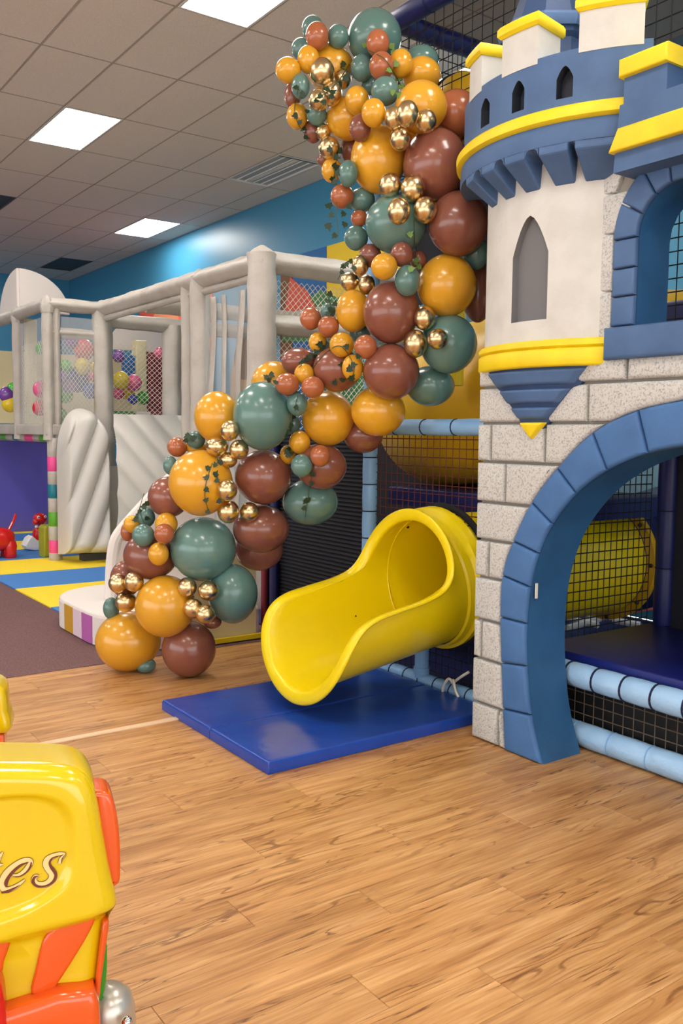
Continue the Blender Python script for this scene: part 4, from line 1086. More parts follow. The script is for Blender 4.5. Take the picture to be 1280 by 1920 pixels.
('C', 642, 350, 42, 46, 'g', 1, 'top of four left of the biggest teal one'),
('C', 635, 480, 40, 36, 'g', 1, 'bottom of four left of the biggest teal one'),
('C', 585, 420, 50, 44, 'g', 1, 'left of four beside the biggest teal one'),
('C', 683, 434, 43, 44, 'g', 1, 'right of four below the biggest teal one'),
('C', 630, 614, 45, 48, 'g', 1, 'top of three beside the ivy-striped mustard one'),
('C', 635, 710, 49, 52, 'g', 1, 'lower left of three beside the ivy-striped mustard one'),
('C', 728, 711, 44, 44, 'g', 1, 'lower right of three beside the ivy-striped mustard one'),
('C', 145, 1028, 42, 44, 'g', 1, 'left of three at the lower left edge'),
('C', 216, 1021, 43, 45, 'g', 1, 'right of three at the lower left edge'),
('C', 180, 1110, 48, 46, 'g', 1, 'bottom of three at the lower left edge'),
('C', 452, 1046, 43, 45, 'g', 1, 'top left of four near the floor'),
('C', 548, 1061, 48, 44, 'g', 1, 'top right of four near the floor'),
('C', 478, 1139, 43, 46, 'g', 1, 'bottom left of four near the floor'),
('C', 533, 1166, 43, 43, 'g', 1, 'bottom right of four near the floor'),
]
BM = {'m': ('b_mustard', 'mustard'), 'b': ('b_brown', 'brown'), 'r': ('b_rust', 'rust-brown'), 't': ('b_teal', 'teal'), 'g': ('b_gold', 'gold chrome')}
def base_depth(u, v):
    """the garland runs from the floor by the carpet up to the castle's side and out to the top corner of the play frame"""
    K = [(250, 1220, 5.58), (430, 1000, 5.42), (560, 800, 5.25), (690, 690, 5.02), (800, 560, 4.78), (850, 400, 4.66), (800, 250, 4.68), (700, 130, 4.84), (590, 110, 4.95), (600, 300, 4.95)]
    s = 0; t = 0
    for a, b, d in K:
        wgt = 1 / ((u - a) ** 2 + (v - b) ** 2 + 900) ** 1.5; s += wgt; t += wgt * d
    return t / s
placed = []       # (centre, world half width, half height, colour, name, spec)
def resolve(u, v, rx, ry, d, step, allow, lo, hi):
    rm = (rx + ry) / 2
    for _ in range(260):
        P = depth(u, v, d); r = rm * d / FPX; bad = False
        for q in placed:
            if (P - q[0]).length < allow * (r + q[3]): bad = True; break
        if not bad: break
        d += step
        if d < lo or d > hi: break
    return d
for (vw, zx, zy, rx, ry, c, lay, desc) in BAL:
    ox, oy, sc = VIEW[vw]; u, v = ox + zx / sc, oy + zy / sc; rx, ry = rx / sc, ry / sc; d = base_depth(u, v)
    if zy > 1250 and vw == 'C' and lay == 0:           # standing on the floor
        d = 5.0
        for _ in range(40):
            P = depth(u, v, d); d *= 1 + (P.z - ry * d / FPX) * .15
    elif lay == 0: d = resolve(u, v, rx, ry, d, -.012, .90, d - .45, 9)
    elif lay < 0:
        d = resolve(u, v, rx, ry, d + .02, .015, .86, 0, d + .42)
        if desc.startswith('on the floor'):
            for _ in range(40):
                P = depth(u, v, d); d *= 1 + (P.z - ry * d / FPX) * .1
    else:                                              # laid on from the viewer's side until it touches
        rm = (rx + ry) / 2; t = d - .62
        while t < d + .06:
            P = depth(u, v, t); r = rm * t / FPX
            if any((P - q[0]).length < .93 * (r + q[3]) for q in placed): break
            t += .006
        d = t
    P = depth(u, v, d); k = d / FPX
    placed.append((P, rx * k, ry * k, (rx + ry) / 2 * k, c, lay, desc))
def balloon_mesh(n=36, m=22):
    V = []; F = []
    for i in range(m + 1):
        t = pi * i / m; r = sin(t); z = cos(t)
        if z < 0: r *= 1 - .05 * z * z; 
        V += [(r * cos(2 * pi * j / n), r * sin(2 * pi * j / n), z) for j in range(n)]
    F = [(i * n + j, i * n + (j + 1) % n, (i + 1) * n + (j + 1) % n, (i + 1) * n + j) for i in range(m) for j in range(n)]
    return V, F
bmesh_cache = {}
for (P, rx, ry, rm, c, lay, desc) in placed:
    if c not in bmesh_cache:
        V, F = balloon_mesh(); bm = bmesh.new(); vs = [bm.verts.new(q) for q in V]
        for f in F: bm.faces.new([vs[i] for i in f])
        bmesh.ops.remove_doubles(bm, verts=bm.verts, dist=1e-5); bmesh.ops.recalc_face_normals(bm, faces=bm.faces)
        me = bpy.data.meshes.new('balloon'); bm.to_mesh(me); bm.free(); me.materials.append(MATS[BM[c][0]])
        me.polygons.foreach_set('use_smooth', [True] * len(me.polygons)); bmesh_cache[c] = me
    o = bpy.data.objects.new('balloon', bmesh_cache[c]); col.objects.link(o); o.location = P; o.scale = (rx, rx, ry)
    big = 'large' if rm > .115 else ('medium' if rm > .085 else 'small')
    lab = ' '.join((('small' if c == 'g' else big), BM[c][1], 'balloon', desc)).replace(' one ', ' balloon ') if False else ' '.join((('small' if c == 'g' else big), BM[c][1], 'balloon', desc))
    tag(o, lab, 'balloon', 'balloons of the garland')

# ---------------- ivy strands lying on the balloons
def front_hit(u, v):
    d = ray(u, v); best = None
    for (P, rx, ry, rm, c, lay, desc) in placed:
        s = Vector((1 / rx, 1 / rx, 1 / ry)); o_ = CAM - P; a = Vector((d.x * s.x, d.y * s.y, d.z * s.z)); b = Vector((o_.x * s.x, o_.y * s.y, o_.z * s.z))
        A = a.dot(a); B = a.dot(b); Cc = b.dot(b) - 1; D = B * B - A * Cc
        if D > 0:
            t = (-B - sqrt(D)) / A
            if best is None or t < best: best = t
    return best
LEAF2 = [(0, -.5), (.18, -.46), (.46, -.40), (.36, -.12), (.42, .06), (.18, .14), (0, .55), (-.18, .14), (-.42, .06), (-.36, -.12), (-.46, -.40), (-.18, -.46)]
def leaf_mesh(m_):
    m = MB(); V = [(x, y, .10 * abs(x) + .04 * y * y) for x, y in LEAF2] + [(0, -.05, .0)] + [(x, y, .10 * abs(x) + .04 * y * y - .05) for x, y in LEAF2] + [(0, -.05, -.05)]
    n = len(LEAF2); F = [(i, (i + 1) % n, n) for i in range(n)] + [(n + 1 + (i + 1) % n, n + 1 + i, 2 * n + 1) for i in range(n)] + [(i, n + 1 + i, n + 1 + (i + 1) % n, (i + 1) % n) for i in range(n)]
    m.add(V, F); o = m.build('leaf', m_); me = o.data; bpy.data.objects.remove(o); return me
LM = {k: leaf_mesh(k) for k in ('leaf', 'leaf_pale')}
IVY = [
 ('hanging free over the blue wall beside the upper garland', [(628, 318), (630, 360), (631, 400), (634, 452)], [(617, 387), (622, 404), (616, 426), (626, 443), (643, 402), (646, 422), (628, 342), (655, 388), (632, 318)], 'leaf', 15, True),
 ('draped down a large mustard balloon in the lower half', [(398, 868), (388, 900), (384, 930), (392, 962)], [(391, 877), (403, 870), (411, 866), (386, 895), (405, 888), (408, 902), (388, 919), (387, 937), (390, 959), (412, 940)], 'leaf', 13, False),
 ('trailing over the mossy green balloon', [(585, 885), (580, 915), (575, 945), (572, 970)], [(586, 888), (585, 906), (572, 941), (571, 954), (577, 936)], 'leaf', 12, False),
 ('lacing the mustard and brown balloons at mid garland', [(585, 690), (612, 660), (640, 650), (664, 690), (650, 722)], [(648, 650), (664, 684), (640, 684), (655, 690), (643, 712), (628, 716), (660, 708), (673, 668), (575, 672), (590, 668)], 'leaf', 14, False),
 ('among the brown balloons left of mid garland', [(560, 690), (575, 672), (600, 655), (616, 640)], [(566, 680), (580, 668), (592, 660), (606, 652), (598, 646), (613, 645)], 'leaf', 14, False),
 ('in front of the white play house net', [(612, 575), (617, 560), (622, 590)], [(613, 563), (617, 552), (622, 580), (616, 587), (628, 568)], 'leaf', 14, False),
 ('beside the small gold balloons under the yellow mural panel', [(633, 525), (645, 500), (658, 490)], [(642, 500), (650, 497), (656, 490), (640, 509), (662, 503)], 'leaf', 12, False),
 ('around the rust-brown balloons near the top', [(690, 95), (720, 110), (740, 140), (755, 165)], [(685, 84), (732, 86), (738, 96), (742, 118), (728, 132), (745, 148), (752, 160), (735, 172), (748, 178)], 'leaf_pale', 14, False),
 ('threaded through the gold balloons at the upper left', [(655, 120), (635, 150), (610, 175), (590, 185)], [(642, 122), (652, 140), (636, 158), (625, 172), (612, 165), (600, 178), (592, 190), (606, 192), (620, 182), (646, 148)], 'leaf', 14, False),
 ('on the left edge of the upper garland', [(560, 160), (552, 205), (560, 235), (572, 250)], [(556, 165), (566, 178), (552, 217), (563, 228), (570, 242), (575, 258), (577, 208)], 'leaf', 13, False),
 ('by the small mustard balloon over the blue wall', [(632, 290), (628, 315), (625, 340)], [(632, 295), (628, 312), (634, 322), (625, 335), (618, 278), (636, 282)], 'leaf', 14, False),
 ('dangling past the upper gold cluster', [(776, 412), (777, 450), (779, 495)], [(770, 438), (778, 492), (784, 500), (772, 504), (781, 486)], 'leaf_pale', 13, False),
 ('on the big teal balloon, between it and a mustard one', [(558, 740), (548, 790), (543, 815)], [(545, 796), (540, 808), (550, 780), (538, 815), (556, 765)], 'leaf', 13, False),
 ('on the left edge in the lower third', [(270, 925), (262, 958), (272, 985)], [(262, 957), (257, 968), (277, 972), (274, 944), (268, 950), (252, 975)], 'leaf', 12, False),
 ('by the small rust-brown balloon beside the white inflatable', [(350, 830), (356, 818)], [(350, 818), (356, 825), (347, 826), (362, 820)], 'leaf', 13, False),
 ('on the small cluster above the mossy green balloon', [(540, 835), (538, 855)], [(540, 842), (541, 855), (546, 850), (536, 848)], 'leaf', 12, False),
 ('on the half hidden mustard balloon above the biggest teal one', [(495, 712), (515, 705)], [(498, 706), (510, 703), (505, 712), (518, 716)], 'leaf', 12, False),
]
for desc, path, leaves, lm, lpx, free in IVY:
    P = [Vector((depth(u, v, (front_hit(u, v) or base_depth(u, v)) - .012))) if not free or front_hit(u, v) else depth(u, v, base_depth(u, v) - .05) for u, v in path]
    if free: P = [depth(u, v, base_depth(u, v) - .12) for u, v in path]
    e = empty('ivy_strand', P[0], 'green ivy strand ' + desc, 'ivy', 'ivy strands of the garland')
    # keep the stem outside the balloons
    S = []
    for u, v in smoothpath(path, 5):
        t = front_hit(u, v); bd = base_depth(u, v)
        S.append(depth(u, v, (min(t, bd + .05) - .008) if (t and not free) else bd - .12))
    MB().tube(S, .0022, 5).build('stem', 'stem', e)
    for i, (u, v) in enumerate(leaves):
        t = front_hit(u, v); bd = base_depth(u, v); q = depth(u, v, (min(t, bd + .05) - .016) if (t and not free) else bd - .12)
        o = bpy.data.objects.new('leaf', LM[lm]); col.objects.link(o); o.parent = e; o.matrix_parent_inverse = Matrix.Translation(-e.location)
        s = lpx * .98 * bd / FPX * random.uniform(.85, 1.15)
        ax = random.uniform(-.5, .5); ay = random.uniform(-.5, .5); az = random.uniform(-2.6, 2.6) if not free else pi + random.uniform(-.9, .9)
        R = Matrix((CR, CU, -CF)).transposed() @ Matrix.Rotation(az, 3, 'Z') @ Matrix.Rotation(ax, 3, 'X') @ Matrix.Rotation(ay, 3, 'Y')
        o.matrix_basis = Matrix.Translation(q) @ R.to_4x4() @ Matrix.Scale(s, 4)
# ================================================================== WHITE SOFT-PLAY HOUSE
WX, WY0, WY1, WX2 = 3.86, 6.59, 10.27, 3.22
ZW = 2.93
wh = empty('white_play_house', (WX, 8.0, 0), 'white padded toddler play house with posts, net windows and clear vinyl', 'play house')
def pad(name, a, b, r, m_='white_vinyl', parent=wh, wr=.012, n=14, seed=0):
    a, b = Vector(a), Vector(b); L = (b - a).length; k = max(3, int(L / .12)); rs = random.Random(seed + int(L * 100)); P = []; R = []
    for i in range(k + 1):
        P.append(a + (b - a) * (i / k)); R.append(r * (1 + rs.uniform(-.06, .06)))
    m = MB(); m.tube(P, R, 16); t = (b - a).normalized()      # boxy foam sleeve: push the round section towards a square
    V = []
    for i in range(k + 1):
        for j in range(16):
            q = Vector(m.v[i * 16 + j]) - P[i]; ang = 2 * pi * j / 16 + pi / 4; f_ = (abs(cos(ang)) ** 4 + abs(sin(ang)) ** 4) ** -.25
            V.append(P[i] + q * f_ * (1 + rs.uniform(-.025, .025)))
    m.v = [tuple(q) for q in V]
    return m.build(name, m_, parent, 60)
pad('post', (WX, WY0, 0), (WX, WY0, ZW + .06), .115); pad('post', (WX, 7.74, .0), (WX, 7.74, ZW), .085); pad('post', (WX, 8.0, .0), (WX, 8.0, ZW), .06)
pad('post', (WX + .03, WY1, 0), (WX, WY1, ZW), .10); pad('post', (WX2, WY1, 1.40), (WX2, WY1, ZW), .055); pad('post', (WX2 + .10, WY1, 1.40), (WX2 + .10, WY1, ZW - .05), .04)
pad('post', (WX2, 11.45, 1.40), (WX2, 11.45, ZW), .055)
pad('beam', (WX, WY0, ZW), (WX, WY1, ZW), .075); pad('beam', (WX, WY0 + .1, ZW - .12), (WX, WY1 - .1, ZW - .12), .03)
pad('beam', (WX2, WY1, ZW), (WX, WY1, ZW), .065); pad('beam', (WX2, WY1, ZW), (WX2, 13.4, ZW), .065); pad('beam', (WX, WY0, ZW), (6.1, WY0, ZW), .085)
for y_, z_ in ((WY1, 2.80), (9.0, 2.84)): pad('cross_beam', (WX, y_, z_), (6.1, y_, z_), .075)
pad('cross_beam', (WX + .05, WY0 + .02, 2.42), (6.1, WY0 + .02, 2.42), .075); pad('cross_beam', (WX2, WY1 + .03, 2.62), (WX, WY1 + .03, 2.62), .05)
q = ony(328, 640, WY1); pad('post', (q.x - .04, WY1, 0), (q.x - .04, WY1, 2.8), .11); pad('post', (q.x + .22, WY1, 0), (q.x + .22, WY1, 2.8), .07)
pad('post', (6.05, WY0, 0), (6.05, WY0, ZW), .10); pad('beam', (6.05, WY0, ZW), (6.05, WY1, ZW), .07)
# knotted corner covers
for (x, y_, z_, r) in ((WX, WY0, ZW + .03, .13), (WX, WY1, ZW, .11), (WX2, WY1, ZW, .08), (WX2, 11.45, ZW, .08), (WX, 7.74, ZW, .095)):
    m = MB(); m.lathe([(r * .85, -.10), (r * .98, -.04), (r * .9, .03), (r * .55, .07), (r * .15, .10)], 9, (x, y_, z_)); m.build('corner_cover', 'white_vinyl', wh, 30)
# vinyl drapes hanging in the entrance
for i, (u0, w_) in enumerate(((402, 16), (422, 12), (450, 16))):
    t = onx(u0, 560, WX - .02); m = MB()
    def dr(u, v, t=t, w_=w_, i=i):
        z = ZW - .2 - v * 2.2; return (WX - .03 + .02 * sin(v * 9 + i), t.y + (u - .5) * w_ * .0062 + .045 * sin(v * 5 + i * 2.1), z)
    m.grid(dr, 3, 40); o = m.build('drape', 'white_vinyl', wh, 60); sdf = o.modifiers.new('thick', 'SOLIDIFY'); sdf.thickness = .008
def sheet(name, pts, m_): 
    m = MB(); m.add(pts, [(0, 1, 2, 3)]); o = m.build(name, m_, wh, 0); s_ = o.modifiers.new('thick', 'SOLIDIFY'); s_.thickness = .003; return o
sheet('clear_window', [(WX2 + .15, WY1 - .02, 1.55), (WX - .12, WY1 - .02, 1.55), (WX - .12, WY1 - .02, 2.8), (WX2 + .15, WY1 - .02, 2.8)], 'clear_vinyl')
sheet('clear_window', [(WX2, WY1 + .12, 1.55), (WX2, 11.35, 1.55), (WX2, 11.35, 2.8), (WX2, WY1 + .12, 2.8)], 'clear_vinyl')
sheet('clear_window', [(WX, 6.75, 1.3), (WX, 7.62, 1.3), (WX, 7.62, 2.8), (WX, 6.75, 2.8)], 'clear_vinyl')
# white diamond nets
net(lambda a, b: (a, WY1 + .05, b), WX2 + .12, WX - .1, 9, 1.55, 2.55, 16, .0026, None, True).build('net', 'net_white', wh)
net(lambda a, b: (a, WY1 + .03, b), WX + .1, q.x - .16, 10, 1.35, 2.55, 20, .0026, None, True).build('net', 'net_white', wh)
net(lambda a, b: (WX2 + .03, a, b), WY1 + .15, 11.4, 14, 1.55, 2.55, 14, .0026, None, True).build('net', 'net_white', wh)
net(lambda a, b: (a, WY0 + .04, b), WX + .13, 5.95, 34, 1.0, 2.80, 30, .0028, None, True).build('net', 'net_white', wh)
# deck of the left bay, striped pole and pipe below it
MB().pillow([(WX2 - .05, WY1 - .05), (WX + .1, WY1 - .05), (WX + .1, 13.4), (WX2 - .05, 13.4)], lambda a, b, d: (a, b, d), 1.46, 1.58, .02).build('deck', 'white_vinyl', wh)
def striped(pa, pb, r, seq, name):
    pa, pb = Vector(pa), Vector(pb); tot = sum(s for s, _ in seq); t0 = 0
    for s, m_ in seq:
        a = pa + (pb - pa) * (t0 / tot); b = pa + (pb - pa) * ((t0 + s) / tot); t0 += s
        m = MB(); d = (b - a).normalized() * .006; m.tube([a, a + d, b - d, b], [r * .96, r, r, r * .96], 16); m.build(name, m_, wh, 50)
zp = lambda v: ony(105, v, WY1).z
sx = 3.27
cuts = [1.42, zp(857), zp(884), zp(909), zp(935), zp(961), zp(988), zp(1014), zp(1038), 0.0]
cols = ['white_vinyl', 'pink', 'white_vinyl', 'teal_band', 'white_vinyl', 'green_band', 'white_vinyl', 'pink', 'white_vinyl']
striped((sx, WY1, 1.42), (sx, WY1, .016), .075, [(cuts[i] - cuts[i + 1], cols[i]) for i in range(9)], 'pole_band')
striped((sx, WY1, 1.42), (sx, 13.3, 1.42), .05, [(.18, 'white_vinyl'), (.22, 'green_band'), (.25, 'white_vinyl'), (.32, 'pink'), (.3, 'white_vinyl'), (.2, 'teal_band'), (.3, 'white_vinyl'), (.25, 'green_band'), (.9, 'white_vinyl')], 'rail_band')
# low walls of coloured foam inside
xw = WX + .1
for w_, m_ in ((.36, 'm_green'), (.2, 'white_foam'), (.3, 'm_maroon')):
    MB().pillow([(xw, 1.40), (xw + w_ - .01, 1.40), (xw + w_ - .01, 1.75), (xw, 1.75)], lambda a, b, d: (a, WY1 + .2 - d, b), 0, .08, .015).build('foam_wall', m_, wh); xw += w_
for u0, u1, vt, vb, m_ in ((228, 247, 668, 730, 'm_blue'), (271, 305, 663, 790, 'm_maroon'), (248, 268, 640, 790, 'cream')):
    a = ony(u0, vb, 11.6); b = ony(u1, vt, 11.6)
    MB().pillow([(a.x, a.z), (b.x, a.z), (b.x, b.z), (a.x, b.z)], lambda p, r, d: (p, 11.6 - d, r), 0, .14, .03).build('foam_roller', m_, wh)
a = ony(48, 780, 12.2); b = ony(66, 600, 12.2)
MB().pillow([(a.x, a.z), (b.x, a.z), (b.x, b.z), (a.x, b.z)], lambda p, r, d: (p, 12.2 - d, r), 0, .1, .03).build('inner_post', 'cream', wh)
MB().box((WX2 + .02, 12.9, 1.6), (6.0, 12.95, 2.6)).build('inner_back', 'cream', wh, 0)
# quarter-round white gable standing on the roof beam
g = ony(35, 503, 11.5); gz0 = ZW + .05; gr = g.z - gz0
def quarter(n=14, w_=.62): return [(0, 0)] + [(w_ * sin(t * pi / 2 / n) ** 1.0, gr * cos(t * pi / 2 / n)) for t in range(n + 1)]
MB().pillow(quarter(), lambda a, b, d: (g.x + a, 11.5 - d, gz0 + b), -.03, .03, .01).build('gable', 'white_foam', wh); MB().pillow(quarter(14, .8), lambda a, b, d: (g.x - d, 11.5 + a, gz0 + b), -.03, .03, .01).build('gable', 'white_foam', wh)
MB().pillow([(-.9 * cos(t * pi / 16), .42 * sin(t * pi / 16)) for t in range(17)], lambda a, b, d: (5.0 + a * .5, 11.9 - d, 2.62 + b), -.03, .03, .01).build('gable', 'white_foam', wh)
# board under the deck, its purple light put into a flat violet colour
tag(MB().box((2.9, 13.45, .02), (4.8, 13.5, 1.44)).build('purple_lit_board', 'violet', None, 0), 'purple-lit board under the white play house deck, its light given as flat violet', 'board')
# play balloons inside the house
PB = [(135, 641, 12, 'p_purple', 'highest on the left, above the red one'), (157, 656, 19, 'p_red', 'behind the clear window, below the purple one'), (123, 687, 12, 'p_green', 'left of the yellow pair behind the clear window'),
      (154, 687, 15, 'p_yellow', 'in the middle of the heap behind the clear window'), (172, 690, 10, 'p_yellow', 'right end of the heap, beside the corner post'), (113, 706, 13, 'p_lilac', 'left in the heap above a blue one'),
      (145, 712, 22, 'p_blue', 'biggest in the heap behind the clear window'), (129, 724, 13, 'p_lilac', 'in front of the big blue one'), (173, 706, 9, 'p_pink', 'by the corner post in the heap'), (122, 740, 15, 'p_green', 'lowest left in the heap'),
      (169, 733, 14, 'p_blue', 'low in the heap beside the corner post'), (112, 778, 13, 'p_green', 'below the net ledge behind the inflatable'),
      (222, 668, 11, 'p_purple', 'high behind the middle net'), (227, 713, 16, 'p_yellow', 'upper left of the heap behind the middle net'), (251, 718, 15, 'p_pink', 'right in the heap behind the middle net'), (238, 733, 15, 'p_yellow', 'low in the heap behind the middle net'),
      (222, 737, 11, 'p_pink', 'lower left behind the middle net'), (268, 746, 12, 'p_green', 'lowest right behind the middle net'), (249, 749, 9, 'p_blue', 'small, low behind the middle net'), (299, 662, 10, 'p_pink', 'alone beside the white inner post'),
      (78, 654, 11, 'p_green', 'high between the two left posts'), (77, 730, 15, 'p_pink', 'between the two left posts, above a red one'), (75, 765, 14, 'p_red', 'lowest between the two left posts'), (13, 740, 14, 'p_purple', 'near the left picture edge, upper'), (19, 757, 15, 'p_yellow', 'near the left picture edge, lower'), (25, 730, 12, 'p_green', 'near the left picture edge, above the yellow one')]
sph = {}
for u, v, r, m_, desc in PB:
    yp_ = 10.75 + (hash((u, v)) % 5) * .08 if u > 60 else 12.0
    P = ony(u, v, yp_); rw = r * (P - CAM).dot(CF) / FPX
    if m_ not in sph:
        o = MB().ball((0, 0, 0), 1, 24, 14).build('balloon', m_); sph[m_] = o.data; bpy.data.objects.remove(o)
    o = bpy.data.objects.new('balloon', sph[m_]); col.objects.link(o); o.location = P; o.scale = (rw, rw, rw * 1.08)
    tag(o, m_[2:] + ' balloon in the white house, ' + desc, 'balloon', 'play balloons in the white house')
# white inflatable slide
inf = empty('inflatable_slide', (3.9, 9.6, 0), 'glossy white puffed inflatable slide in front of the white play house', 'inflatable')
def puff(u, v):
    x0, x1 = 3.25, 3.76; x = x0 + (x1 - x0) * u
    ztop = 1.20 + .56 * sqrt(max(1 - (abs(u - .5) / .5) ** 2.2, 0)); z = .10 + (ztop - .10) * v
    edge = min(u, 1 - u, v * 1.3, (1 - v) * 1.3); rd = min(edge / .12, 1); rd = sqrt(max(1 - (1 - rd) ** 2, 0))
    k = (x * 1.6 - z * .55) * 9; ridge = abs(sin(k)) ** .6
    return (x, 10.12 - .25 * rd - .07 * ridge * rd - .12 * u, z)
m = MB(); m.grid(puff, 60, 70); o = m.build('side_wall', 'white_puff', inf, 60)
def puff_back(u, v):
    a = puff(u, v); return (a[0], 10.22, a[2])
def bed(u, v):
    sl = -.55 * (1 - v); xl = ony(216, 900, 9.70 + sl).x
    x = xl + (5.3 - xl) * u; z = .08 + 1.62 * v; k = (x * 1.3 + z * .9) * 8.0
    return (x, 9.78 + sl - .05 * abs(sin(k)) ** .6 - .12 * sin(pi * min(v, 1)), z)
m = MB(); m.grid(bed, 60, 60); m.build('slide_bed', 'white_puff', inf, 60)
MB().box((3.45, 10.06, .10), (5.2, 10.16, 1.1)).build('inner_core', 'white_puff', inf, 0); MB().box((3.5, 10.0, .016), (5.2, 10.14, .10)).build('shade_gap_strip', 'dark_grey', inf, 0)  # dark grey strip stands in for the shaded gap under the inflatable
# ================================================================== ROUND PLINTH WITH WHITE SIDE PANEL
pl = empty('white_plinth', (2.75, 6.4, 0), 'low white rounded platform with gold, pink and lilac side panels', 'platform')
px0, px1, py0, py1, pr = 2.16, 3.30, 5.63, 7.15, .50
def rr(e=0):
    P = []
    for cx_, cy_, a0, r_ in ((px0 + pr, py0 + pr, 180, pr), (px1 - .05, py0 + .05, 270, .05), (px1 - .05, py1 - .05, 0, .05), (px0 + pr, py1 - pr, 90, pr)):
        for t in range(13):
            a = radians(a0 + 90 * t / 12); P.append((cx_ + (r_ - e) * cos(a), cy_ + (r_ - e) * sin(a)))
    return P
PH = .235
MB().pillow(rr(.004), lambda a, b, d: (a, b, d), PH - .03, PH, .02).build('platform_top', 'white_foam', pl); MB().prism(rr(.02), lambda a, b, d: (a, b, d), .002, PH - .031).build('platform_core', 'white_foam', pl, 0)
ol = rr(); ol = ol[40:] + ol[:40]      # start on the far side, run past the rounded near corner
acc = [0]; 
for i in range(1, len(ol)): acc.append(acc[-1] + hypot(ol[i][0] - ol[i - 1][0], ol[i][1] - ol[i - 1][1]))
def at_len(s):
    for i in range(1, len(ol)):
        if acc[i] >= s:
            t = (s - acc[i - 1]) / max(acc[i] - acc[i - 1], 1e-9); return (ol[i - 1][0] + (ol[i][0] - ol[i - 1][0]) * t, ol[i - 1][1] + (ol[i][1] - ol[i - 1][1]) * t)
    return ol[-1]
s = 0; k = 0; pc = ['gold_panel', 'pale_pink', 'lilac', 'white_foam']
sL = .19
while s < acc[-1] - .05:
    e_ = min(s + sL, acc[-1]); pts = [at_len(s + .003 + (e_ - s - .006) * t / 6) for t in range(7)]
    m = MB()
    cxm, cym = (px0 + px1) / 2 + .2, (py0 + py1) / 2
    V = []
    for (a, b) in pts:
        dx, dy = a - cxm, b - cym; L = hypot(dx, dy)
        for f_ in (1.0, 1 - .022 / L):
            V.append((cxm + dx * f_, cym + dy * f_, .012)); V.append((cxm + dx * f_, cym + dy * f_, PH - .026))
    F = []
    for i in range(6):
        b_ = i * 4; F += [(b_, b_ + 4, b_ + 5, b_ + 1), (b_ + 2, b_ + 3, b_ + 7, b_ + 6), (b_ + 1, b_ + 5, b_ + 7, b_ + 3), (b_, b_ + 2, b_ + 6, b_ + 4)]
    F += [(0, 1, 3, 2), (24, 26, 27, 25)]
    m.add(V, F); m.build('side_panel', pc[k % 4], pl, 40); s = e_; k += 1
MB().prism([(2.70, .035), (3.24, .035), (3.24, .70), (2.70, .70)], lambda a, b, d: (a, 5.605 + d, b), 0, .02).build('front_panel', 'cream', pl, 0)
MB().box((2.70, 5.565, .012), (3.30, 5.60, .045)).build('base_trim', 'castle_yellow', pl, 0)
# curved white side of a small slide standing on the platform
cs = [(201, 1128), (202, 1085), (204, 1045), (209, 1012), (219, 993), (233, 976), (250, 957), (276, 929), (310, 895), (350, 868), (400, 850)]
C2 = [ony(u, v, 6.45) for u, v in smoothpath(cs, 3)]
poly = [(q.x, q.z) for q in C2]; poly[0] = (poly[0][0], PH + .001); poly += [(poly[-1][0], PH + .001)]
m = MB()
po = smoothpath([(p[0], p[1]) for p in poly[:-1]], 1)
rim = MB(); rim.tube([(p[0] + .02, 6.44, p[1] - .02) for p in poly[1:-1]], .045, 10); rim.build('panel_rim', 'white_foam', pl)
MB().prism(poly, lambda a, b, d: (a, 6.43 + d, b), 0, .05).build('curved_side', 'white_foam', pl, 30)
# ================================================================== TODDLER TOYS IN THE BACKGROUND
def skin_body(name, verts, edges, radii, m_, parent=None, sub=2):
    me = bpy.data.meshes.new(name); me.from_pydata([tuple(v) for v in verts], edges, []); o = bpy.data.objects.new(name, me); col.objects.link(o)
    sk = o.modifiers.new('skin', 'SKIN'); 
    for i, r in enumerate(radii): me.skin_vertices[0].data[i].radius = (r, r) if not isinstance(r, tuple) else r
    me.skin_vertices[0].data[0].use_root = True
    ss = o.modifiers.new('sub', 'SUBSURF'); ss.levels = sub; ss.render_levels = sub
    me.materials.append(MATS[m_]); sk.use_smooth_shade = True
    if parent is not None: o.parent = parent; o.matrix_parent_inverse = Matrix.Translation(-parent.location)
    return o
b0 = onz(16, 1044, .016)
hop = empty('bouncy_animal', (b0.x - .2, b0.y, .016), 'red rubber bouncing animal at the left picture edge on the foam tiles', 'toy')
bx_, by_, bz_ = b0.x, b0.y, .016
def blob(name, c, r, m_, parent, p=.75, n=28, k=18):
    """soft box: an ellipsoid with squared-off sides"""
    f = lambda t: math.copysign(abs(t) ** p, t)
    m = MB(); m.grid(lambda u, v: (c[0] + r[0] * f(sin(pi * v)) * f(cos(2 * pi * u)), c[1] + r[1] * f(sin(pi * v)) * f(sin(2 * pi * u)), c[2] + r[2] * f(cos(pi * v))), n, k)
    o = m.build(name, m_, parent, 0); bm = bmesh.new(); bm.from_mesh(o.data); bmesh.ops.remove_doubles(bm, verts=bm.verts, dist=.0005); bmesh.ops.recalc_face_normals(bm, faces=bm.faces); bm.to_mesh(o.data); bm.free()
    o.data.polygons.foreach_set('use_smooth', [True] * len(o.data.polygons)); return o
blob('body', (bx_ - .17, by_, bz_ + .22), (.24, .17, .14), 'toy_red', hop)
for lx, ly in ((.0, -.09), (.0, .09), (-.33, -.09), (-.33, .09)):
    MB().lathe([(.062, 0), (.07, .02), (.066, .06), (.075, .14), (.06, .20)], 18, (bx_ + lx, by_ + ly, bz_)).build('leg', 'toy_red', hop, 60)
blob('head', (bx_ - .48, by_, bz_ + .40), (.13, .10, .11), 'toy_red', hop, .85)
MB().tube(smoothpath([(bx_ + .0, by_, bz_ + .30), (bx_ + .08, by_ + .05, bz_ + .42), (bx_ + .11, by_ + .06, bz_ + .50)], 5), .016, 8).build('tail', 'toy_red', hop)
r0 = onz(71, 1030, .016)
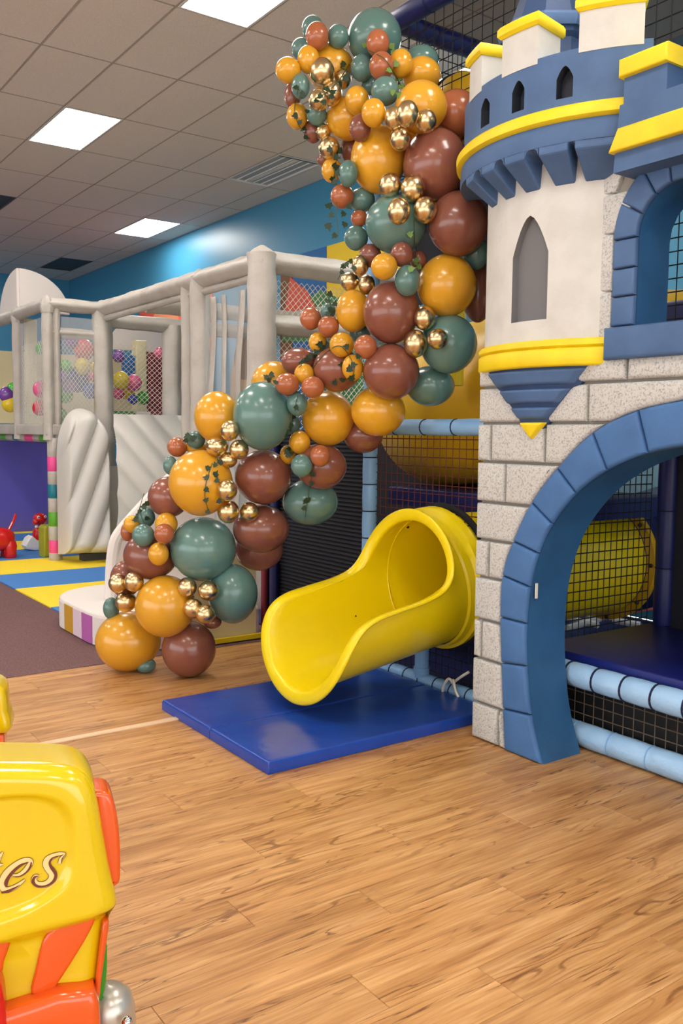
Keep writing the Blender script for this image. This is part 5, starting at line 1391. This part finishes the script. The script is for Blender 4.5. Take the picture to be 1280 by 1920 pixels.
rk = empty('rocking_animal', (r0.x, r0.y, .016), 'glossy red rocking animal with eyes on a white rocker base', 'toy')
rx_, ry_ = r0.x, r0.y; rz_ = .016
hd = ony(75, 973, ry_); bd_ = ony(74, 1004, ry_)
blob('body', (bd_.x, ry_, bd_.z), (.085, .085, .125), 'toy_red', rk, .9); blob('head', (hd.x, ry_, hd.z), (.085, .08, .075), 'toy_red', rk, .95)
blob('muzzle', (hd.x - .06, ry_ - .04, hd.z - .03), (.045, .045, .04), 'toy_red', rk, .95)
for sx_ in (-.035, .045):
    p = Vector((hd.x + sx_, ry_ - .068, hd.z + .03)); o = MB().ball(p, .018, 12, 8).build('eye', 'white', rk); MB().ball(p + Vector((-.004, -.014, 0)), .009, 8, 6).build('pupil', 'black', o)
MB().ball((hd.x - .06, ry_ - .05, hd.z - .09), .022, 10, 8).build('tooth', 'white', rk)
MB().pillow([(-.30, .07), (-.26, .02), (-.1, .0), (.1, .0), (.26, .02), (.30, .06), (.2, .12), (-.05, .14), (-.14, .20), (-.22, .17)], lambda a, b, d: (rx_ + a * .6, ry_ - d, rz_ + b * .9), -.10, .10, .02).build('rocker', 'white', rk)
t0 = onz(40, 990, .016)
tb = empty('toy_mound', (t0.x + .2, t0.y, .016), 'low dark red toy heap lying against the violet board', 'toy')
skin_body('body', [(t0.x - .1, t0.y, .12), (t0.x + .2, t0.y, .16), (t0.x + .5, t0.y, .3), (t0.x + .65, t0.y, .55)], [(0, 1), (1, 2), (2, 3)], [.10, .13, .14, .05], 'm_maroon', tb)
MB().ball((t0.x + .1, t0.y - .12, .22), .05, 10, 8).build('knob', 'toy_red', tb)
g0 = ony(83, 1049, 10.55); g1 = ony(103, 985, 10.55)
tag(MB().pillow([(g0.x, .016), (g1.x, .016), (g1.x, g1.z - .03), (g1.x - .03, g1.z), (g0.x + .03, g1.z), (g0.x, g1.z - .03)], lambda a, b, d: (a, 10.6 - d, b), -.15, .06, .02).build('foam_block', 'olive', None, 40), 'olive green foam block beside the striped pole', 'block')

# ================================================================== COIN RIDE IN THE FOREGROUND (cut by the left edge)
RD = 1.90
O_ = depth(100, 1700, RD)
nrm = Vector((CF.x, CF.y, 0)).normalized(); nrm = (Matrix.Rotation(radians(18), 3, 'Z') @ nrm)      # the ride's back faces the viewer
tilt = .10
Rr = Vector((nrm.y, -nrm.x, 0)); Uu = (Vector((0, 0, 1)) + nrm * tilt).normalized(); Nn = Rr.cross(Uu).normalized()
if Nn.dot(CF) > 0: Nn = -Nn
def rp(u, v):
    d = ray(u, v); t = (O_ - CAM).dot(Nn) / d.dot(Nn); P = CAM + d * t - O_; return (P.dot(Rr), P.dot(Uu))
def rfn(a, b, d): return O_ + Rr * a + Uu * b + Nn * d
ride = empty('kiddie_ride', (O_ + Rr * -.25).xy.to_3d(), 'yellow and orange kiddie ride with brown lettering at the lower left', 'ride')
half = [(-100, 1436), (0, 1437), (70, 1438), (125, 1442), (158, 1456), (177, 1485), (187, 1525), (196, 1580), (207, 1640), (219, 1692), (219, 1712), (208, 1730), (200, 1760), (193, 1810), (187, 1870), (182, 1940)]
hp = [rp(*q) for q in smoothpath(half, 4)]
ax0 = hp[0][0]
out = hp + [(2 * ax0 - a, b) for a, b in reversed(hp)][:-1]
cc = (ax0, rp(-100, 1650)[1])
# recessed oval panel
ov = [rp(u, v) for u, v in ((138, 1570), (0, 1520), (0, 1722), (-100, 1520))]
oa = rp(138, 1575)[0] - ax0; zt_, zb_ = rp(0, 1512)[1], rp(0, 1728)[1]
oc = ((zt_ + zb_) / 2); ob = (zt_ - zb_) / 2 * 1.08
def recess(a, b):
    sh = .10 * (a - ax0)                              # the lower edge rises to the right
    f = (abs((a - ax0) / oa) ** 3.2 + abs((b - oc - sh) / ob) ** 3.2) ** (1 / 3.2)
    t = min(max((1.03 - f) / .10, 0), 1); t = t * t * (3 - 2 * t); return -.016 * t
def waist(a, b):
    zw = rp(100, 1735)[1] + .12 * (a - ax0 - .2); t = min(max((zw - b) / .035, 0), 1); t = t * t * (3 - 2 * t); return -.035 * t
m = MB(); n = len(out); rings = [1 - .006 * i for i in range(0, 9)] + [.94 - .94 * i / 64 for i in range(1, 64)]
V = []; 
V += [rfn(a, b, -.22) for a, b in out]; V += [rfn(a, b, -.045) for a, b in out]
er = .045
for s_ in rings:
    for a, b in out:
        pa, pb = cc[0] + (a - cc[0]) * s_, cc[1] + (b - cc[1]) * s_
        e_ = (1 - s_) * .30; dz_ = -(er - sqrt(max(er * er - max(er - e_, 0) ** 2, 0)))
        V.append(rfn(pa, pb, dz_ + recess(pa, pb) + waist(pa, pb)))
V.append(rfn(cc[0], cc[1], recess(*cc))); F = []
nr = len(rings) + 2
for r_ in range(nr - 1):
    for i in range(n): F.append((r_ * n + i, r_ * n + (i + 1) % n, (r_ + 1) * n + (i + 1) % n, (r_ + 1) * n + i))
for i in range(n): F.append(((nr - 1) * n + i, (nr - 1) * n + (i + 1) % n, len(V) - 1))
F.append(tuple(range(n)))
m.add(V, F); m.build('body', 'toy_yellow', ride, 70)
def rpil(name, px, m_, d0, d1, e, sm=4, sh=None):
    P = [rp(*q) for q in px]
    if sm: 
        P = smoothpath(P + [P[0]], sm)[:-1]
    MB().pillow(P, rfn, d0, d1, e, 0, 4).build(name, m_, ride, 60)
rpil('side_grip', [(178, 1495), (206, 1500), (220, 1530), (228, 1590), (229, 1660), (222, 1678), (205, 1676), (188, 1600)], 'toy_orange', -.16, -.05, .012)
rpil('side_trim', [(194, 1740), (206, 1742), (200, 1790), (192, 1850), (186, 1900), (176, 1900)], 'toy_orange', -.10, -.030, .008)
rpil('orange_panel', [(160, 1717), (176, 1722), (179, 1735), (165, 1765), (138, 1810), (112, 1850), (96, 1870), (58, 1876), (66, 1830), (78, 1780), (92, 1756), (120, 1735)], 'toy_orange', -.05, -.022, .008, 3)
rpil('orange_panel', [(-40, 1745), (0, 1755), (18, 1764), (18, 1780), (6, 1815), (0, 1835), (-40, 1830)], 'toy_orange', -.05, -.022, .008, 3)
rpil('orange_base', [(10, 1892), (60, 1876), (110, 1858), (176, 1853), (186, 1880), (192, 1990), (-200, 1990), (-200, 1900)], 'toy_orange', -.06, .018, .02, 0)
rpil('red_seat', [(-60, 1820), (-10, 1822), (4, 1840), (10, 1880), (9, 1935), (-60, 1940)], 'toy_red', -.05, .035, .02, 3)
rpil('green_fin', [(199, 1782), (204, 1800), (204, 1850), (199, 1890), (191, 1908), (182, 1880), (184, 1830)], 'toy_green', -.14, -.06, .012, 3)
# silver round housing and plinth down to the floor
hb = depth(203, 1905, RD + .16)
MB().lathe([(.0, .075), (.03, .07), (.052, .05), (.06, .02), (.062, -.02), (.06, -hb.z + .012)], 28, (hb.x, hb.y, hb.z)).build('housing', 'toy_silver', ride, 50)
MB().ball(depth(238, 1916, RD + .10), .013, 12, 8).build('chrome_knob', 'chrome', ride)
fb = O_ + Rr * (ax0) - Nn * .0
base = MB(); c2 = fb - Nn * .16
lowz = rp(0, 1985)[1]
V = []
for sx_, sy_ in ((-.30, .10), (.30, .10), (.30, -.22), (-.30, -.22)):
    q = O_ + Rr * (ax0 + sx_) + Nn * (sy_ - .1); V.append((q.x, q.y, 0.0))
for sx_, sy_ in ((-.27, .10), (.27, .10), (.27, -.2), (-.27, -.2)):
    q = O_ + Rr * (ax0 + sx_) + Nn * (sy_ - .1); zt = (O_ + Uu * lowz).z + .04; V.append((q.x, q.y, zt))
base.add(V, [(0, 3, 2, 1), (4, 5, 6, 7), (0, 1, 5, 4), (1, 2, 6, 5), (2, 3, 7, 6), (3, 0, 4, 7)]); o = base.build('base', 'toy_red', ride, 0); bv = o.modifiers.new('soft', 'BEVEL'); bv.width = .03; bv.segments = 4
# lettering: ends of a word, e and s whole, t cut by the picture edge
def rib(name, path, wid, m_, d, parent=ride):
    """flat brush stroke of varying width in the close view of the letters (8 per pixel)"""
    S = smoothpath([(x, y_, w_) for (x, y_), w_ in zip(path, wid)], 6); m = MB(); V = []
    for i in range(len(S)):
        a, b = S[max(i - 1, 0)], S[min(i + 1, len(S) - 1)]; tx, ty = b[0] - a[0], b[1] - a[1]; L = hypot(tx, ty) or 1; nx, ny = -ty / L, tx / L
        for s_ in (-1, 1):
            p = rp((S[i][0] + nx * s_ * S[i][2] / 2) / 8, 1560 + (S[i][1] + ny * s_ * S[i][2] / 2) / 8); V.append(rfn(p[0], p[1], d + recess(*p)))
    V2 = [Vector(q) - Nn * .001 for q in V]; N = len(V)
    F = [(2 * i, 2 * i + 1, 2 * i + 3, 2 * i + 2) for i in range(len(S) - 1)]
    F += [(N + 2 * i, N + 2 * i + 2, N + 2 * i + 3, N + 2 * i + 1) for i in range(len(S) - 1)]
    F += [(2 * i, 2 * i + 2, N + 2 * i + 2, N + 2 * i) for i in range(len(S) - 1)] + [(2 * i + 1, N + 2 * i + 1, N + 2 * i + 3, 2 * i + 3) for i in range(len(S) - 1)]
    m.add(V + V2, F); return m.build(name, m_, parent, 0)
def letter(name, cream, cw, browns):
    L = rib(name, cream, [w_ + 34 for w_ in cw], 'ink_line', .0022)
    rib('letter_fill', cream, [w_ + 14 for w_ in cw], 'ink_cream', .0030, L)
    for bp_, bw in browns: rib('letter_shade', bp_, bw, 'ink_brown', .0038, L)
letter('letter_s', [(893, 505), (915, 440), (975, 362), (890, 362), (790, 400), (715, 450), (695, 520), (735, 590), (785, 650), (785, 730), (720, 800), (635, 828), (555, 818), (508, 765), (530, 705), (590, 692)],
       [26, 34, 8, 30, 60, 78, 92, 100, 104, 96, 76, 66, 66, 64, 44, 6],
       [([(935, 385), (860, 395), (780, 430), (745, 490), (765, 560), (815, 630), (835, 690), (800, 770), (720, 830), (620, 852), (530, 832), (495, 770), (520, 712), (585, 690)], [3, 14, 24, 34, 42, 46, 44, 34, 28, 26, 40, 46, 34, 4]), ([(985, 362), (935, 430), (915, 490)], [3, 14, 4])])
letter('letter_e', [(190, 690), (280, 680), (370, 620), (430, 545), (462, 480), (420, 452), (330, 472), (215, 545), (110, 645), (50, 750), (35, 850), (75, 905), (150, 895), (250, 845), (372, 748)],
       [22, 34, 52, 56, 48, 44, 56, 72, 92, 100, 92, 70, 56, 40, 4],
       [([(405, 495), (320, 525), (215, 605), (130, 705), (85, 800), (95, 860)], [10, 34, 44, 50, 60, 30]), ([(190, 695), (290, 700), (390, 640), (450, 560), (468, 485)], [5, 18, 24, 30, 20]), ([(15, 945), (110, 925), (210, 880), (300, 825)], [30, 40, 28, 4])])
letter('letter_t', [(38, 335), (-20, 430), (-75, 580), (-100, 740), (-80, 860), (-30, 880)], [6, 40, 70, 80, 70, 10], [([(0, 410), (-50, 560), (-72, 720), (-60, 840)], [4, 26, 34, 12])])
letter('letter_bar', [(-160, 560), (-60, 540), (38, 522)], [20, 34, 6], [([(-120, 562), (-20, 548)], [10, 5])])
# second ride behind, only its edge in view
R2 = 2.75
Q_ = depth(-20, 1360, R2); rd2 = empty('ride_seat', (Q_.x - .1, Q_.y, 0), 'yellow and orange ride seat back at the left picture edge', 'ride')
def r2(u, v):
    d = ray(u, v); t = (Q_ - CAM).dot(Nn) / d.dot(Nn); P = CAM + d * t - Q_; return (P.dot(Rr), P.dot(Uu))
def r2f(a, b, d): return Q_ + Rr * a + Uu * b + Nn * d
MB().pillow([r2(*q) for q in smoothpath([(-140, 1262), (-40, 1268), (0, 1282), (11, 1298), (14, 1330), (11, 1372), (-140, 1372)], 3)], r2f, -.16, .04, .02).build('backrest', 'toy_yellow', rd2, 60)
pz = [r2(*q) for q in ((-140, 1373), (9, 1373), (9, 1520), (-140, 1520))]
MB().pillow(pz, r2f, -.14, .03, .01).build('lower_panel', 'toy_orange', rd2, 60)
q0 = Q_ + Rr * pz[2][0] ; q1 = Q_ + Rr * pz[3][0]; zt = (Q_ + Uu * pz[2][1]).z
bs = MB(); V = [(*(q + Nn * s_).xy, z_) for z_ in (0.0, zt + .01) for q, s_ in ((q0, .03), (q1, .03), (q1, -.2), (q0, -.2))]
bs.add(V, [(0, 3, 2, 1), (4, 5, 6, 7), (0, 1, 5, 4), (1, 2, 6, 5), (2, 3, 7, 6), (3, 0, 4, 7)]); bs.build('base', 'toy_red', rd2, 0)
